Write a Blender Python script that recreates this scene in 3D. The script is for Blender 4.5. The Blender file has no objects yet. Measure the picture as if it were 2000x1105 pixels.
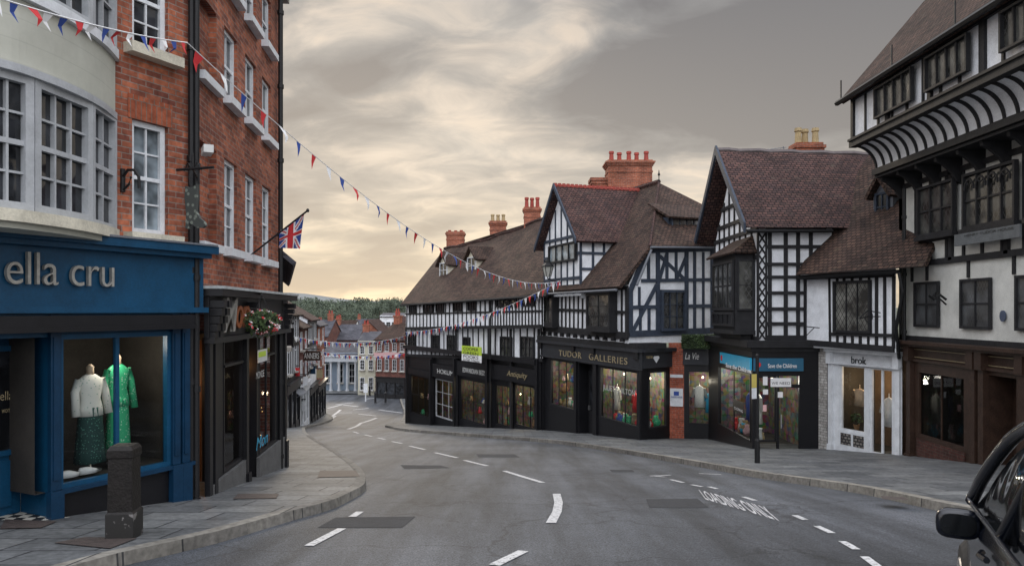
import bpy, math, random
from mathutils import Vector
random.seed(7)
def V(*a): return Vector(a)
UP=V(0,0,1)
# ---------- survey constants (eye at origin, looking +Y) ----------
F=1450.; CX=1000.; HY=606.
def ray(px,py): return V((px-CX)/F,1,(HY-py)/F)
def at(px,py,d): return ray(px,py)*d
def pchip(pts):
    xs=[p[0] for p in pts]; ys=[p[1] for p in pts]; n=len(xs)
    h=[xs[i+1]-xs[i] for i in range(n-1)]; dl=[(ys[i+1]-ys[i])/h[i] for i in range(n-1)]
    m=[dl[0]]+[0 if dl[i-1]*dl[i]<=0 else 2*dl[i-1]*dl[i]/(dl[i-1]+dl[i]) for i in range(1,n-1)]+[dl[-1]]
    def f(x):
        if x<=xs[0]: return ys[0]+m[0]*(x-xs[0])
        if x>=xs[-1]: return ys[-1]
        i=max(j for j in range(n-1) if xs[j]<=x); t=(x-xs[i])/h[i]
        return ((2*t**3-3*t*t+1)*ys[i]+(t**3-2*t*t+t)*h[i]*m[i]+(3*t*t-2*t**3)*ys[i+1]+(t**3-t*t)*h[i]*m[i+1])
    return f
gz=pchip([(-60,3.5),(0,-1.6),(5,-2.08),(7.2,-2.32),(10,-2.66),(15,-3.32),(20,-3.98),(27,-4.8),(35,-5.75),(42,-6.7),(50,-7.7),(58,-8.4),(68,-8.9),(80,-9.1),(110,-9.4),(150,-9.6),(250,-9),(400,-4),(600,1.5),(900,3),(1600,3)])
def G(px,py,off=0):
    a,b=1.,140.
    for _ in range(50):
        c=(a+b)/2
        if HY-F*gz(c)/c>py: a=c
        else: b=c
    p=ray(px,py)*a; p.z=gz(a)+off; return p
# ---------- materials ----------
MATS={}
def newmat(n):
    m=bpy.data.materials.new(n); m.use_nodes=True; nt=m.node_tree
    return m,nt,nt.nodes['Principled BSDF']
def N(nt,t,**k):
    n=nt.nodes.new(t)
    for a,b in k.items():
        if a in n.inputs.keys(): n.inputs[a].default_value=b
        else: setattr(n,a,b)
    return n
def c4(c): return (c[0],c[1],c[2],1)
def mix(nt,fac,a,b,mode='MIX'):
    n=nt.nodes.new('ShaderNodeMix'); n.data_type='RGBA'; n.blend_type=mode
    for i,x in ((0,fac),(6,a),(7,b)):
        if hasattr(x,'links') or hasattr(x,'is_linked'): nt.links.new(x,n.inputs[i])
        elif i==0: n.inputs[0].default_value=x
        else: n.inputs[i].default_value=c4(x)
    return n.outputs[2]
def ramp(nt,src,stops):
    r=nt.nodes.new('ShaderNodeValToRGB'); e=r.color_ramp.elements
    while len(e)<len(stops): e.new(.5)
    for i,(p,c) in enumerate(stops): e[i].position=p; e[i].color=c4(c)
    nt.links.new(src,r.inputs[0]); return r.outputs[0]
def plain(name,col,rough=.7,var=.25,scale=3.,bump=.15,fine=40.,metal=0.,spec=.5,coat=0):
    if name in MATS: return MATS[name]
    m,nt,b=newmat(name); L=nt.links.new
    tc=N(nt,'ShaderNodeNewGeometry')
    n1=N(nt,'ShaderNodeTexNoise',Scale=scale,Detail=6.,Roughness=.65); L(tc.outputs['Position'],n1.inputs['Vector'])
    n2=N(nt,'ShaderNodeTexNoise',Scale=fine,Detail=3.); L(tc.outputs['Position'],n2.inputs['Vector'])
    lo=[c*(1-var) for c in col]; hi=[min(1,c*(1+var*.7)) for c in col]
    r=ramp(nt,n1.outputs[0],[(.3,lo),(.7,hi)])
    r2=mix(nt,min(.25,var*.8),r,ramp(nt,n2.outputs[0],[(.35,[c*.55 for c in col]),(.65,hi)]))
    L(r2,b.inputs['Base Color'])
    b.inputs['Roughness'].default_value=rough; b.inputs['Metallic'].default_value=metal
    b.inputs['Specular IOR Level'].default_value=spec; b.inputs['Coat Weight'].default_value=coat
    if bump:
        bp=N(nt,'ShaderNodeBump',Strength=bump,Distance=.02); L(n2.outputs[0],bp.inputs['Height']); L(bp.outputs[0],b.inputs['Normal'])
    MATS[name]=m; return m
def bricky(name,c1,c2,mort,w,h,ms,rough=.85,bump=.5,offset=.5,dirt=.5,dist=.01,spot=None,wob=.0):
    m,nt,b=newmat(name); L=nt.links.new
    uv=N(nt,'ShaderNodeUVMap'); geo=N(nt,'ShaderNodeNewGeometry')
    vec=uv.outputs[0]
    if wob:
        nw=N(nt,'ShaderNodeTexNoise',Scale=2.5,Detail=2.); L(vec,nw.inputs['Vector'])
        ma=N(nt,'ShaderNodeVectorMath',operation='MULTIPLY_ADD'); L(nw.outputs[1],ma.inputs[0]); ma.inputs[1].default_value=(wob,wob,0); L(vec,ma.inputs[2]); vec=ma.outputs[0]
    br=N(nt,'ShaderNodeTexBrick'); L(vec,br.inputs['Vector'])
    for k,v in (('Scale',1.),('Brick Width',w),('Row Height',h),('Mortar Size',ms),('Mortar Smooth',.25),('Bias',0.),('Color1',c4(c1)),('Color2',c4(c2)),('Mortar',c4(mort))): br.inputs[k].default_value=v
    br.offset=offset
    n1=N(nt,'ShaderNodeTexNoise',Scale=1.1,Detail=7.,Roughness=.7); L(geo.outputs['Position'],n1.inputs['Vector'])
    n2=N(nt,'ShaderNodeTexNoise',Scale=14.,Detail=4.); L(geo.outputs['Position'],n2.inputs['Vector'])
    d=ramp(nt,n1.outputs[0],[(.3,[1-dirt]*3),(.62,[1.15]*3)])
    d2=ramp(nt,n2.outputs[0],[(.3,[.7]*3),(.7,[1.2]*3)])
    c=mix(nt,1.,mix(nt,1.,br.outputs[0],d,'MULTIPLY'),d2,'MULTIPLY')
    if spot:
        n3=N(nt,'ShaderNodeTexNoise',Scale=3.,Detail=8.,Roughness=.8); L(geo.outputs['Position'],n3.inputs['Vector'])
        s=ramp(nt,n3.outputs[0],[(.55,(0,0,0)),(.68,(.6,.6,.6))])
        c=mix(nt,s,c,spot)
    L(c,b.inputs['Base Color']); b.inputs['Roughness'].default_value=rough; b.inputs['Specular IOR Level'].default_value=.22
    bp=N(nt,'ShaderNodeBump',Strength=bump,Distance=dist)
    inv=N(nt,'ShaderNodeMath',operation='MULTIPLY_ADD'); L(br.outputs[1],inv.inputs[0]); inv.inputs[1].default_value=-1.; L(n2.outputs[0],inv.inputs[2])
    L(inv.outputs[0],bp.inputs['Height']); L(bp.outputs[0],b.inputs['Normal'])
    MATS[name]=m; return m
brick=bricky('red_brick',(.42,.135,.07),(.17,.055,.038),(.24,.19,.16),.225,.075,.007,dirt=.5)
brick2=bricky('orange_brick',(.38,.12,.065),(.24,.075,.045),(.26,.21,.17),.225,.075,.006)
darkbrick=bricky('old_brick',(.2,.065,.05),(.12,.045,.035),(.2,.17,.15),.225,.075,.007)
whitebrick=bricky('painted_brick',(.5,.48,.45),(.36,.34,.31),(.2,.19,.18),.225,.08,.008,dirt=.6)
tiles=bricky('clay_roof_tiles',(.105,.062,.047),(.052,.034,.028),(.014,.01,.008),.17,.125,.014,dirt=.55,dist=.035,bump=1.,spot=(.11,.09,.06),wob=.06)
tiles2=bricky('red_roof_tiles',(.115,.06,.051),(.058,.035,.034),(.014,.01,.01),.17,.125,.014,dirt=.5,dist=.035,bump=1.,spot=(.12,.09,.07),wob=.06)
slate=bricky('slate_roof',(.10,.10,.115),(.07,.07,.085),(.03,.03,.03),.3,.2,.01)
paving=bricky('stone_paving',(.16,.165,.165),(.095,.1,.105),(.035,.035,.04),.85,.55,.014,rough=.65,dirt=.45,bump=.4,offset=.37)
whitew=plain('white_render',(.78,.80,.83),.85,.3,1.6,.2)
creamw=plain('cream_render',(.50,.48,.38),.8,.15,1.2,.1)
greyw=plain('grey_lime_render',(.60,.60,.56),.85,.3,1.5,.3)
timber=plain('black_timber',(.018,.018,.02),.65,.5,5.,.5,spec=.3)
timberb=plain('blue_grey_timber',(.04,.052,.075),.65,.4,5.,.5,spec=.3)
brownt=plain('brown_timber',(.04,.022,.015),.5,.5,5.,.4,spec=.3)
black=plain('black_paint',(.009,.009,.011),.4,.3,4.,.05,spec=.35)
blue=plain('petrol_blue_paint',(.005,.055,.12),.4,.3,3.,.05,spec=.35)
blued=plain('dark_blue_paint',(.004,.03,.07),.4,.3,3.,.05,spec=.35)
gwhite=plain('white_gloss_paint',(.66,.68,.7),.5,.2,4.,.05)
greyp=plain('pale_grey_paint',(.40,.415,.43),.5,.2,4.,.05)
stone=plain('stone_sill',(.4,.38,.34),.85,.35,3.,.3)
creams=plain('cream_stone',(.6,.56,.45),.8,.35,3.,.2)
lead=plain('lead_flashing',(.13,.14,.16),.55,.3,4.,.2)
metal=plain('brushed_metal',(.45,.45,.45),.35,.2,8.,.1,metal=.7)
iron=plain('black_iron',(.012,.012,.013),.5,.3,8.,.2,spec=.3)
gold=plain('gold_lettering',(.32,.26,.15),.5,.2,8.,0)
pale=plain('pale_lettering',(.55,.55,.53),.5,.1,8.,0)
red=plain('red_cloth',(.55,.03,.035),.8,.1,8.,0); white=plain('white_cloth',(.78,.78,.78),.8,.1,8.,0); navy=plain('navy_cloth',(.03,.07,.3),.8,.1,8.,0)
pink=plain('pink_cloth',(.7,.42,.42),.8,.1,8.,0)
redpot=plain('red_chimney_pot',(.3,.05,.035),.8,.3,4.,.1); buffpot=plain('buff_chimney_pot',(.36,.27,.14),.8,.35,4.,.1)
cyan=plain('sky_blue_sign',(.02,.36,.58),.45,.1,6.,0); tealsign=plain('teal_sign',(.02,.11,.19),.45,.1,6.,0); lime=plain('lime_sign',(.45,.6,.05),.5,.1,6.,0)
yellow=plain('yellow_sign',(.55,.45,.12),.5,.1,6.,0); skin=plain('shop_beige',(.5,.38,.27),.6,.2,6.,0)
creamc=plain('cream_fabric',(.75,.74,.68),.8,.15,20.,.2)
def fabric(name,c1,c2,sc,th):
    m,nt,b=newmat(name); L=nt.links.new; geo=N(nt,'ShaderNodeNewGeometry'); vv=N(nt,'ShaderNodeTexVoronoi',Scale=sc); L(geo.outputs['Position'],vv.inputs['Vector'])
    L(ramp(nt,vv.outputs[0],[(th,c1),(th+.12,c2)]),b.inputs['Base Color']); b.inputs['Roughness'].default_value=.8; return m
greenc=fabric('green_patterned_fabric',(.4,.65,.48),(.03,.38,.18),30.,.2); tealc=fabric('dark_green_patterned_fabric',(.1,.3,.22),(.012,.05,.045),34.,.16)
creamp=fabric('cream_patterned_fabric',(.3,.45,.36),(.75,.74,.68),22.,.12)
leaf=plain('foliage',(.06,.10,.03),.8,.6,1.2,0); leaf2=plain('dark_foliage',(.035,.06,.022),.8,.6,.6,0); farleaf=plain('hazy_foliage',(.085,.105,.07),.9,.5,.05,0,fine=1.); farleaf2=plain('hazy_dark_foliage',(.05,.068,.048),.9,.5,.05,0,fine=1.)  # the far foliage pair has distance haze mixed into its colours
bark=plain('bark',(.06,.045,.03),.9,.4,4.,.3)
rust=plain('rusty_iron',(.06,.045,.04),.7,.5,12.,.4)
wood=plain('warm_wood',(.3,.16,.07),.6,.3,8.,.1)
rubber=plain('rubber',(.02,.02,.02),.8,.2,8.,.1)
carp=plain('dark_blue_car_paint',(.005,.007,.013),.25,.05,2.,0,metal=.1,coat=.4)
def emit(name,col,s):
    m,nt,b=newmat(name); b.inputs['Base Color'].default_value=c4(col); b.inputs['Emission Color'].default_value=c4(col); b.inputs['Emission Strength'].default_value=s; MATS[name]=m; return m
bulb=emit('warm_bulb',(1,.45,.14),9.); coolbulb=emit('shop_lamp',(1,.85,.6),4.)
def pane(name,col,rough,lead_=0,spec=.6,lc=(.06,.06,.06)):
    m,nt,b=newmat(name); L=nt.links.new
    geo=N(nt,'ShaderNodeNewGeometry'); n=N(nt,'ShaderNodeTexNoise',Scale=1.3,Detail=2.); L(geo.outputs['Position'],n.inputs['Vector'])
    bp=N(nt,'ShaderNodeBump',Strength=.2,Distance=.2); L(n.outputs[0],bp.inputs['Height']); L(bp.outputs[0],b.inputs['Normal'])
    n2=N(nt,'ShaderNodeTexNoise',Scale=2.2,Detail=3.); L(geo.outputs['Position'],n2.inputs['Vector'])
    c=ramp(nt,n2.outputs[0],[(.4,[x*.3 for x in col]),(.7,[x*2.2 for x in col])])
    if lead_:
        uv=N(nt,'ShaderNodeUVMap'); sp=N(nt,'ShaderNodeSeparateXYZ'); L(uv.outputs[0],sp.inputs[0]); outs=[]
        for sg in (1,-1):
            a=N(nt,'ShaderNodeMath',operation='MULTIPLY_ADD'); L(sp.outputs[1],a.inputs[0]); a.inputs[1].default_value=sg*.62; L(sp.outputs[0],a.inputs[2])
            p=N(nt,'ShaderNodeMath',operation='PINGPONG'); L(a.outputs[0],p.inputs[0]); p.inputs[1].default_value=lead_/2
            l=N(nt,'ShaderNodeMath',operation='LESS_THAN'); L(p.outputs[0],l.inputs[0]); l.inputs[1].default_value=.009; outs.append(l.outputs[0])
        mx=N(nt,'ShaderNodeMath',operation='MAXIMUM'); L(outs[0],mx.inputs[0]); L(outs[1],mx.inputs[1])
        c=mix(nt,mx.outputs[0],c,lc)
    L(c,b.inputs['Base Color']); b.inputs['Roughness'].default_value=rough; b.inputs['Specular IOR Level'].default_value=spec
    MATS[name]=m; return m
glass=pane('dark_window_glass',(.02,.022,.026),.06,spec=.6)
leaded=pane('leaded_glass',(.05,.05,.045),.14,.16,spec=.7)
curtain=pane('window_glass_with_blind',(.16,.19,.21),.12)
m,nt,b=newmat('shop_glass'); L=nt.links.new
tr=N(nt,'ShaderNodeBsdfTransparent',Color=(.88,.91,.91,1)); gl=N(nt,'ShaderNodeBsdfGlossy',Roughness=.02); lw=N(nt,'ShaderNodeFresnel',IOR=1.4)
am=N(nt,'ShaderNodeMath',operation='MULTIPLY_ADD'); L(lw.outputs[0],am.inputs[0]); am.inputs[1].default_value=.75; am.inputs[2].default_value=.005
ms=N(nt,'ShaderNodeMixShader'); L(am.outputs[0],ms.inputs[0]); L(tr.outputs[0],ms.inputs[1]); L(gl.outputs[0],ms.inputs[2]); L(ms.outputs[0],nt.nodes['Material Output'].inputs[0]); sglass=m
# asphalt
m,nt,b=newmat('asphalt'); L=nt.links.new
geo=N(nt,'ShaderNodeNewGeometry'); n1=N(nt,'ShaderNodeTexNoise',Scale=.3,Detail=9.,Roughness=.7,Distortion=.5); n2=N(nt,'ShaderNodeTexNoise',Scale=55.,Detail=4.,Roughness=.75)
mp=N(nt,'ShaderNodeMapping'); mp.inputs['Scale'].default_value=(2.2,.16,1); mp.inputs['Rotation'].default_value=(0,0,.12); L(geo.outputs['Position'],mp.inputs['Vector'])
n3=N(nt,'ShaderNodeTexNoise',Scale=.8,Detail=6.,Roughness=.6); L(mp.outputs[0],n3.inputs['Vector'])
for n in (n1,n2): L(geo.outputs['Position'],n.inputs['Vector'])
c=ramp(nt,n1.outputs[0],[(.32,(.030,.034,.041)),(.68,(.076,.082,.092))])
c=mix(nt,1.,c,ramp(nt,n3.outputs[0],[(.35,(.55,.55,.55)),(.65,(1.45,1.45,1.45))]),'MULTIPLY')
c=mix(nt,1.,c,ramp(nt,n2.outputs[0],[(.36,(.3,.3,.3)),(.64,(1.8,1.8,1.8))]),'MULTIPLY')
vo=N(nt,'ShaderNodeTexVoronoi',Scale=.4,feature='DISTANCE_TO_EDGE'); wn=N(nt,'ShaderNodeTexNoise',Scale=1.5,Detail=4.); L(geo.outputs['Position'],wn.inputs['Vector'])
va=N(nt,'ShaderNodeVectorMath',operation='ADD'); L(geo.outputs['Position'],va.inputs[0]); L(wn.outputs[1],va.inputs[1]); L(va.outputs[0],vo.inputs['Vector'])
c=mix(nt,1.,c,ramp(nt,vo.outputs[0],[(.004,(.6,.6,.6)),(.012,(1,1,1))]),'MULTIPLY')
L(c,b.inputs['Base Color']); b.inputs['Roughness'].default_value=.64; b.inputs['Specular IOR Level'].default_value=.4
bp=N(nt,'ShaderNodeBump',Strength=1.,Distance=.014); L(n2.outputs[0],bp.inputs['Height']); L(bp.outputs[0],b.inputs['Normal']); asphalt=m
patchm=plain('patched_asphalt',(.022,.024,.028),.85,.5,3.,.6,fine=55.)
m,nt,b=newmat('road_marking_paint'); L=nt.links.new
geo=N(nt,'ShaderNodeNewGeometry'); n2=N(nt,'ShaderNodeTexNoise',Scale=22.,Detail=6.,Roughness=.8); L(geo.outputs['Position'],n2.inputs['Vector'])
L(ramp(nt,n2.outputs[0],[(.38,(.1,.1,.1)),(.5,(.52,.52,.52))]),b.inputs['Base Color']); b.inputs['Roughness'].default_value=.7; paint=m
groundm=plain('ground_earth',(.07,.075,.045),.95,.5,.05,0,fine=2.)
m,nt,b=newmat('checkered_tiles'); uv=N(nt,'ShaderNodeUVMap'); ck=N(nt,'ShaderNodeTexChecker',Scale=9.); nt.links.new(uv.outputs[0],ck.inputs[0]); ck.inputs[1].default_value=(.5,.48,.42,1); ck.inputs[2].default_value=(.02,.02,.02,1); nt.links.new(ck.outputs[0],b.inputs['Base Color']); checker=m
m,nt,b=newmat('shelved_stock'); L=nt.links.new; uv=N(nt,'ShaderNodeUVMap')
br=N(nt,'ShaderNodeTexBrick'); L(uv.outputs[0],br.inputs[0])
for k,v in (('Scale',1.),('Brick Width',.34),('Row Height',.42),('Mortar Size',.02),('Color1',(.2,.15,.1,1)),('Color2',(.03,.03,.035,1)),('Mortar',(.012,.01,.008,1))): br.inputs[k].default_value=v
vv=N(nt,'ShaderNodeTexVoronoi',Scale=7.); L(uv.outputs[0],vv.inputs['Vector'])
L(mix(nt,.4,br.outputs[0],mix(nt,1.,vv.outputs[1],(.5,.43,.36),'MULTIPLY')),b.inputs['Base Color']); stock=m
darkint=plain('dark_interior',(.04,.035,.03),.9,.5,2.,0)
# ---------- mesh builder ----------
class M:
    def __init__(s): s.v=[]; s.f=[]; s.m=[]
    def poly(s,pts,m=0):
        k=len(s.v); s.v+=[Vector(p) for p in pts]; s.f.append(list(range(k,k+len(pts)))); s.m.append(m)
    def box(s,p,m=0):
        k=len(s.v); s.v+=[Vector(q) for q in p]
        for f in ((0,3,2,1),(4,5,6,7),(0,1,5,4),(1,2,6,5),(2,3,7,6),(3,0,4,7)): s.f.append([k+i for i in f]); s.m.append(m)
    def slab(s,pts,th,m=0):
        pts=[Vector(p) for p in pts]; n=(pts[1]-pts[0]).cross(pts[2]-pts[0]).normalized()
        if n.z<0: pts.reverse(); n=-n
        lo=[p-n*th for p in pts]; k=len(s.v); c=len(pts); s.v+=pts+lo
        s.f.append(list(range(k,k+c))); s.m.append(m); s.f.append(list(range(k+2*c-1,k+c-1,-1))); s.m.append(m)
        for i in range(c): j=(i+1)%c; s.f.append([k+i,k+c+i,k+c+j,k+j]); s.m.append(m)
    def loft(s,c,secs,n=12,m=0,ax=None,cap=True,sq=1.):
        c=Vector(c); k=len(s.v)
        ex,ey,ez=ax or (V(1,0,0),V(0,1,0),UP)
        pw=lambda x: math.copysign(abs(x)**sq,x)
        for q in secs:
            z,rx,ry=q[0],q[1],q[2]; dx=q[3] if len(q)>3 else 0; dy=q[4] if len(q)>4 else 0
            for i in range(n):
                a=2*math.pi*i/n; s.v.append(c+ex*(dx+rx*pw(math.cos(a)))+ey*(dy+ry*pw(math.sin(a)))+ez*z)
        for j in range(len(secs)-1):
            for i in range(n):
                i2=(i+1)%n; s.f.append([k+j*n+i,k+j*n+i2,k+(j+1)*n+i2,k+(j+1)*n+i]); s.m.append(m)
        if cap:
            s.f.append([k+i for i in range(n)][::-1]); s.m.append(m); e=k+(len(secs)-1)*n; s.f.append([e+i for i in range(n)]); s.m.append(m)
    def tube(s,pts,r,n=6,m=0):
        pts=[Vector(p) for p in pts]; k=len(s.v)
        for i,p in enumerate(pts):
            d=(pts[min(i+1,len(pts)-1)]-pts[max(i-1,0)]).normalized()
            a=d.cross(UP if abs(d.z)<.9 else V(1,0,0)).normalized(); b=d.cross(a); rr=r[i] if isinstance(r,list) else r
            for j in range(n): t=2*math.pi*j/n; s.v.append(p+a*rr*math.cos(t)+b*rr*math.sin(t))
        for i in range(len(pts)-1):
            for j in range(n): j2=(j+1)%n; s.f.append([k+i*n+j,k+i*n+j2,k+(i+1)*n+j2,k+(i+1)*n+j]); s.m.append(m)
        s.f.append([k+j for j in range(n)]); s.m.append(m); e=k+(len(pts)-1)*n; s.f.append([e+j for j in range(n)]); s.m.append(m)
    def axbox(s,c,sx,sy,sz,m=0,rot=0):
        cx,cy,cz=c; ca,sa=math.cos(rot),math.sin(rot)
        p=[(cx+ca*x*sx/2-sa*y*sy/2,cy+sa*x*sx/2+ca*y*sy/2,cz+z*sz/2) for z in(-1,1) for x,y in((-1,-1),(1,-1),(1,1),(-1,1))]
        s.box(p,m)
    def leaves(s,c,r,n,sz,mats=(0,),flat=1.):
        for _ in range(n):
            d=V(random.gauss(0,1),random.gauss(0,1),random.gauss(0,1)).normalized()*r*random.random()**.45; d.z*=flat
            p=Vector(c)+d; a=V(random.gauss(0,1),random.gauss(0,1),random.gauss(0,1)).normalized(); b=a.orthogonal().normalized(); z=sz*random.uniform(.6,1.3)
            s.poly([p-a*z,p-b*z*.6,p+a*z,p+b*z*.6],random.choice(mats))
COL=bpy.context.scene.collection; WO={}
def link(o,parent,world):
    COL.objects.link(o); o.location=world-(WO[parent] if parent else V(0,0,0)); WO[o]=Vector(world)
    if parent: o.parent=parent
def tag(o,label,cat,group=None,kind=None):
    if label: o['label']=label
    if cat: o['category']=cat
    if group: o['group']=group
    if kind: o['kind']=kind
    return o
def thing(name,label,cat,loc,group=None):
    o=bpy.data.objects.new(name,None); o.empty_display_size=.3; link(o,None,Vector(loc)); return tag(o,label,cat,group)
def mk(name,b,mats,parent=None,label=None,cat=None,group=None,kind=None,smooth=False,origin=None):
    if not isinstance(mats,(list,tuple)): mats=[mats]
    vs=b.v
    if origin is None:
        lo=[min(v[i] for v in vs) for i in range(3)]; hi=[max(v[i] for v in vs) for i in range(3)]
        origin=V((lo[0]+hi[0])/2,(lo[1]+hi[1])/2,lo[2])
    me=bpy.data.meshes.new(name); me.from_pydata([v-origin for v in vs],[],b.f)
    for x in mats: me.materials.append(x)
    uvl=me.uv_layers.new(name='UVMap').data
    for p in me.polygons:
        p.material_index=b.m[p.index]; p.use_smooth=smooth
        n=p.normal
        if abs(n.z)>.985 or n.length<.1: t,bb=V(1,0,0),V(0,1,0)
        else: t=UP.cross(n).normalized(); bb=n.cross(t)
        for li,vi in zip(p.loop_indices,p.vertices):
            q=vs[vi]; uvl[li].uv=(q.dot(t),q.dot(bb))
    o=bpy.data.objects.new(name,me); link(o,parent,origin)
    return tag(o,label,cat,group,kind)
class FC:
    def __init__(s,a,b):
        s.a=V(a[0],a[1],0); d=V(b[0],b[1],0)-s.a; s.L=d.length; s.t=d/s.L; s.n=V(s.t.y,-s.t.x,0)
    def w(s,u,z,o=0): return s.a+s.t*u+s.n*o+V(0,0,z)
    def W(s,px,py,o=0):
        r=ray(px,py); return r*((s.a.dot(s.n)+o)/r.dot(s.n))
    def q(s,px,py,o=0):
        p=s.W(px,py,o); return (p-s.a).dot(s.t),p.z
    def R(s,x0,x1,yt,yb,o=0):
        return s.q(x0,606,o)[0],s.q(x1,606,o)[0],s.q((x0+x1)/2,yb,o)[1],s.q((x0+x1)/2,yt,o)[1]
    def box(s,b,u0,u1,z0,z1,o0,o1,m=0):
        b.box([s.w(u0,z0,o0),s.w(u1,z0,o0),s.w(u1,z0,o1),s.w(u0,z0,o1),s.w(u0,z1,o0),s.w(u1,z1,o0),s.w(u1,z1,o1),s.w(u0,z1,o1)],m)
    def beam(s,b,u0,z0,u1,z1,w,o0=0.,o1=.04,m=0):
        d=V(u1-u0,z1-z0,0); l=d.length
        if l<1e-4: return
        p=V(-d.y,d.x,0)/l*w/2
        q=[(u0-p.x,z0-p.y),(u1-p.x,z1-p.y),(u1+p.x,z1+p.y),(u0+p.x,z0+p.y)]
        b.box([s.w(x,z,o0) for x,z in q]+[s.w(x,z,o1) for x,z in q],m)
    def pb(s,b,x0,y0,x1,y1,w,o=0.,th=.04,m=0):
        a=s.q(x0,y0,o); c=s.q(x1,y1,o); s.beam(b,a[0],a[1],c[0],c[1],w*random.uniform(.76,.92),o,o+th+random.uniform(0,.008),m)
    def studs(s,b,x0,x1,yt,yb,n,w,o=0.,th=.035,m=0):
        a=s.q(x0,yt[0],o); c=s.q(x1,yt[1],o); d=s.q(x0,yb[0],o); e=s.q(x1,yb[1],o)
        for i in range(n):
            t=i/(n-1) if n>1 else .5; j=random.uniform(-.03,.03)
            s.beam(b,a[0]+(c[0]-a[0])*t+j,a[1]+(c[1]-a[1])*t,d[0]+(e[0]-d[0])*t,d[1]+(e[1]-d[1])*t,w*random.uniform(.75,1.15),o,o+th,m)
def ff(x0,x1,d0,d1=None):
    a=at(x0,606,d0); c=at(x1,606,d1 or d0); return FC((a.x,a.y),(c.x,c.y))
def wall(fc,b,u0,u1,z0,z1,holes=(),o=0.,rev=.12,body=0,m=0):
    us=sorted({u0,u1}|{min(max(x,u0),u1) for h in holes for x in h[:2]}); zs=sorted({z0,z1}|{min(max(x,z0),z1) for h in holes for x in h[2:4]})
    for i in range(len(us)-1):
        for j in range(len(zs)-1):
            cu=(us[i]+us[i+1])/2; cz=(zs[j]+zs[j+1])/2
            if any(h[0]<cu<h[1] and h[2]<cz<h[3] for h in holes): continue
            b.poly([fc.w(us[i],zs[j],o),fc.w(us[i+1],zs[j],o),fc.w(us[i+1],zs[j+1],o),fc.w(us[i],zs[j+1],o)],m)
    for h in holes:
        r=h[4] if len(h)>4 else rev
        c=[(h[0],h[2]),(h[1],h[2]),(h[1],h[3]),(h[0],h[3])]
        for i in range(4):
            p,q=c[i],c[(i+1)%4]; b.poly([fc.w(*p,o),fc.w(*q,o),fc.w(*q,o-r),fc.w(*p,o-r)],m)
    if body:
        for u in (u0,u1): b.poly([fc.w(u,z0,o),fc.w(u,z1,o),fc.w(u,z1,o-body),fc.w(u,z0,o-body)],m)
        b.poly([fc.w(u0,z0,o-body),fc.w(u1,z0,o-body),fc.w(u1,z1,o-body),fc.w(u0,z1,o-body)],m)
        b.poly([fc.w(u0,z1,o),fc.w(u1,z1,o),fc.w(u1,z1,o-body),fc.w(u0,z1,o-body)],m)
def window(fc,par,r,o,nx,ny,fm,gm,fw=.06,dp=.07,bw=.022,sill=None,sash=False,name='window',sillw=.06,siled=.14,rz=.1):
    u0,u1,z0,z1=r[:4]; b=M()
    for q in ((u0,u0+fw,z0,z1),(u1-fw,u1,z0,z1),(u0+fw,u1-fw,z0,z0+fw),(u0+fw,u1-fw,z1-fw,z1)): fc.box(b,q[0],q[1],q[2],q[3],o,o+dp)
    iu0,iu1,iz0,iz1=u0+fw,u1-fw,z0+fw,z1-fw
    for i in range(1,nx): u=iu0+(iu1-iu0)*i/nx; fc.box(b,u-bw/2,u+bw/2,iz0,iz1,o+.012,o+dp*.7)
    for i in range(1,ny):
        z=iz0+(iz1-iz0)*i/ny; k=bw*(2.2 if sash and i==ny//2 else 1); fc.box(b,iu0,iu1,z-k/2,z+k/2,o+.012,o+dp*.62+(0.015 if k>bw else 0))
    w=mk(name,b,fm,par); p=M(); p.poly([fc.w(iu0,iz0,o+.02),fc.w(iu1,iz0,o+.02),fc.w(iu1,iz1,o+.02),fc.w(iu0,iz1,o+.02)])
    mk('window_pane',p,gm,w)
    if sill is not None:
        s=M(); fc.box(s,u0-sillw,u1+sillw,z0-rz,z0-.002,o-.02,o+siled+.1); mk('sill',s,sill,w)
    return w
def win(fc,par,x0,x1,yt,yb,o,nx,ny,fm=timber,gm=leaded,**k):
    return window(fc,par,fc.R(x0,x1,yt,yb,o),o,nx,ny,fm,gm,**k)
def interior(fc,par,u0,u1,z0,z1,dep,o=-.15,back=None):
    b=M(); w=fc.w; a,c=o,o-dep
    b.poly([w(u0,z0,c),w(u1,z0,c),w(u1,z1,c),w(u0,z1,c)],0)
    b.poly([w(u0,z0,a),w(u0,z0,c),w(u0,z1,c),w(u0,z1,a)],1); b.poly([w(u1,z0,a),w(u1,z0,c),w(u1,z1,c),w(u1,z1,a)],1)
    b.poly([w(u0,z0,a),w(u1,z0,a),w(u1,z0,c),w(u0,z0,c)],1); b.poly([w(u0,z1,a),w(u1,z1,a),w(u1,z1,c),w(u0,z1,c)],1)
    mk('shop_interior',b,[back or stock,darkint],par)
def room(par,pts,walls,z0,z1,back=None):
    b=M(); n=len(pts); P=[V(p[0],p[1],0) for p in pts]
    for i in walls: p,q=P[i],P[(i+1)%n]; b.poly([p+UP*z0,q+UP*z0,q+UP*z1,p+UP*z1],0)
    b.poly([p+UP*z0 for p in P],1); b.poly([p+UP*z1 for p in P],1); mk('shop_interior',b,[back or stock,darkint],par)
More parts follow.
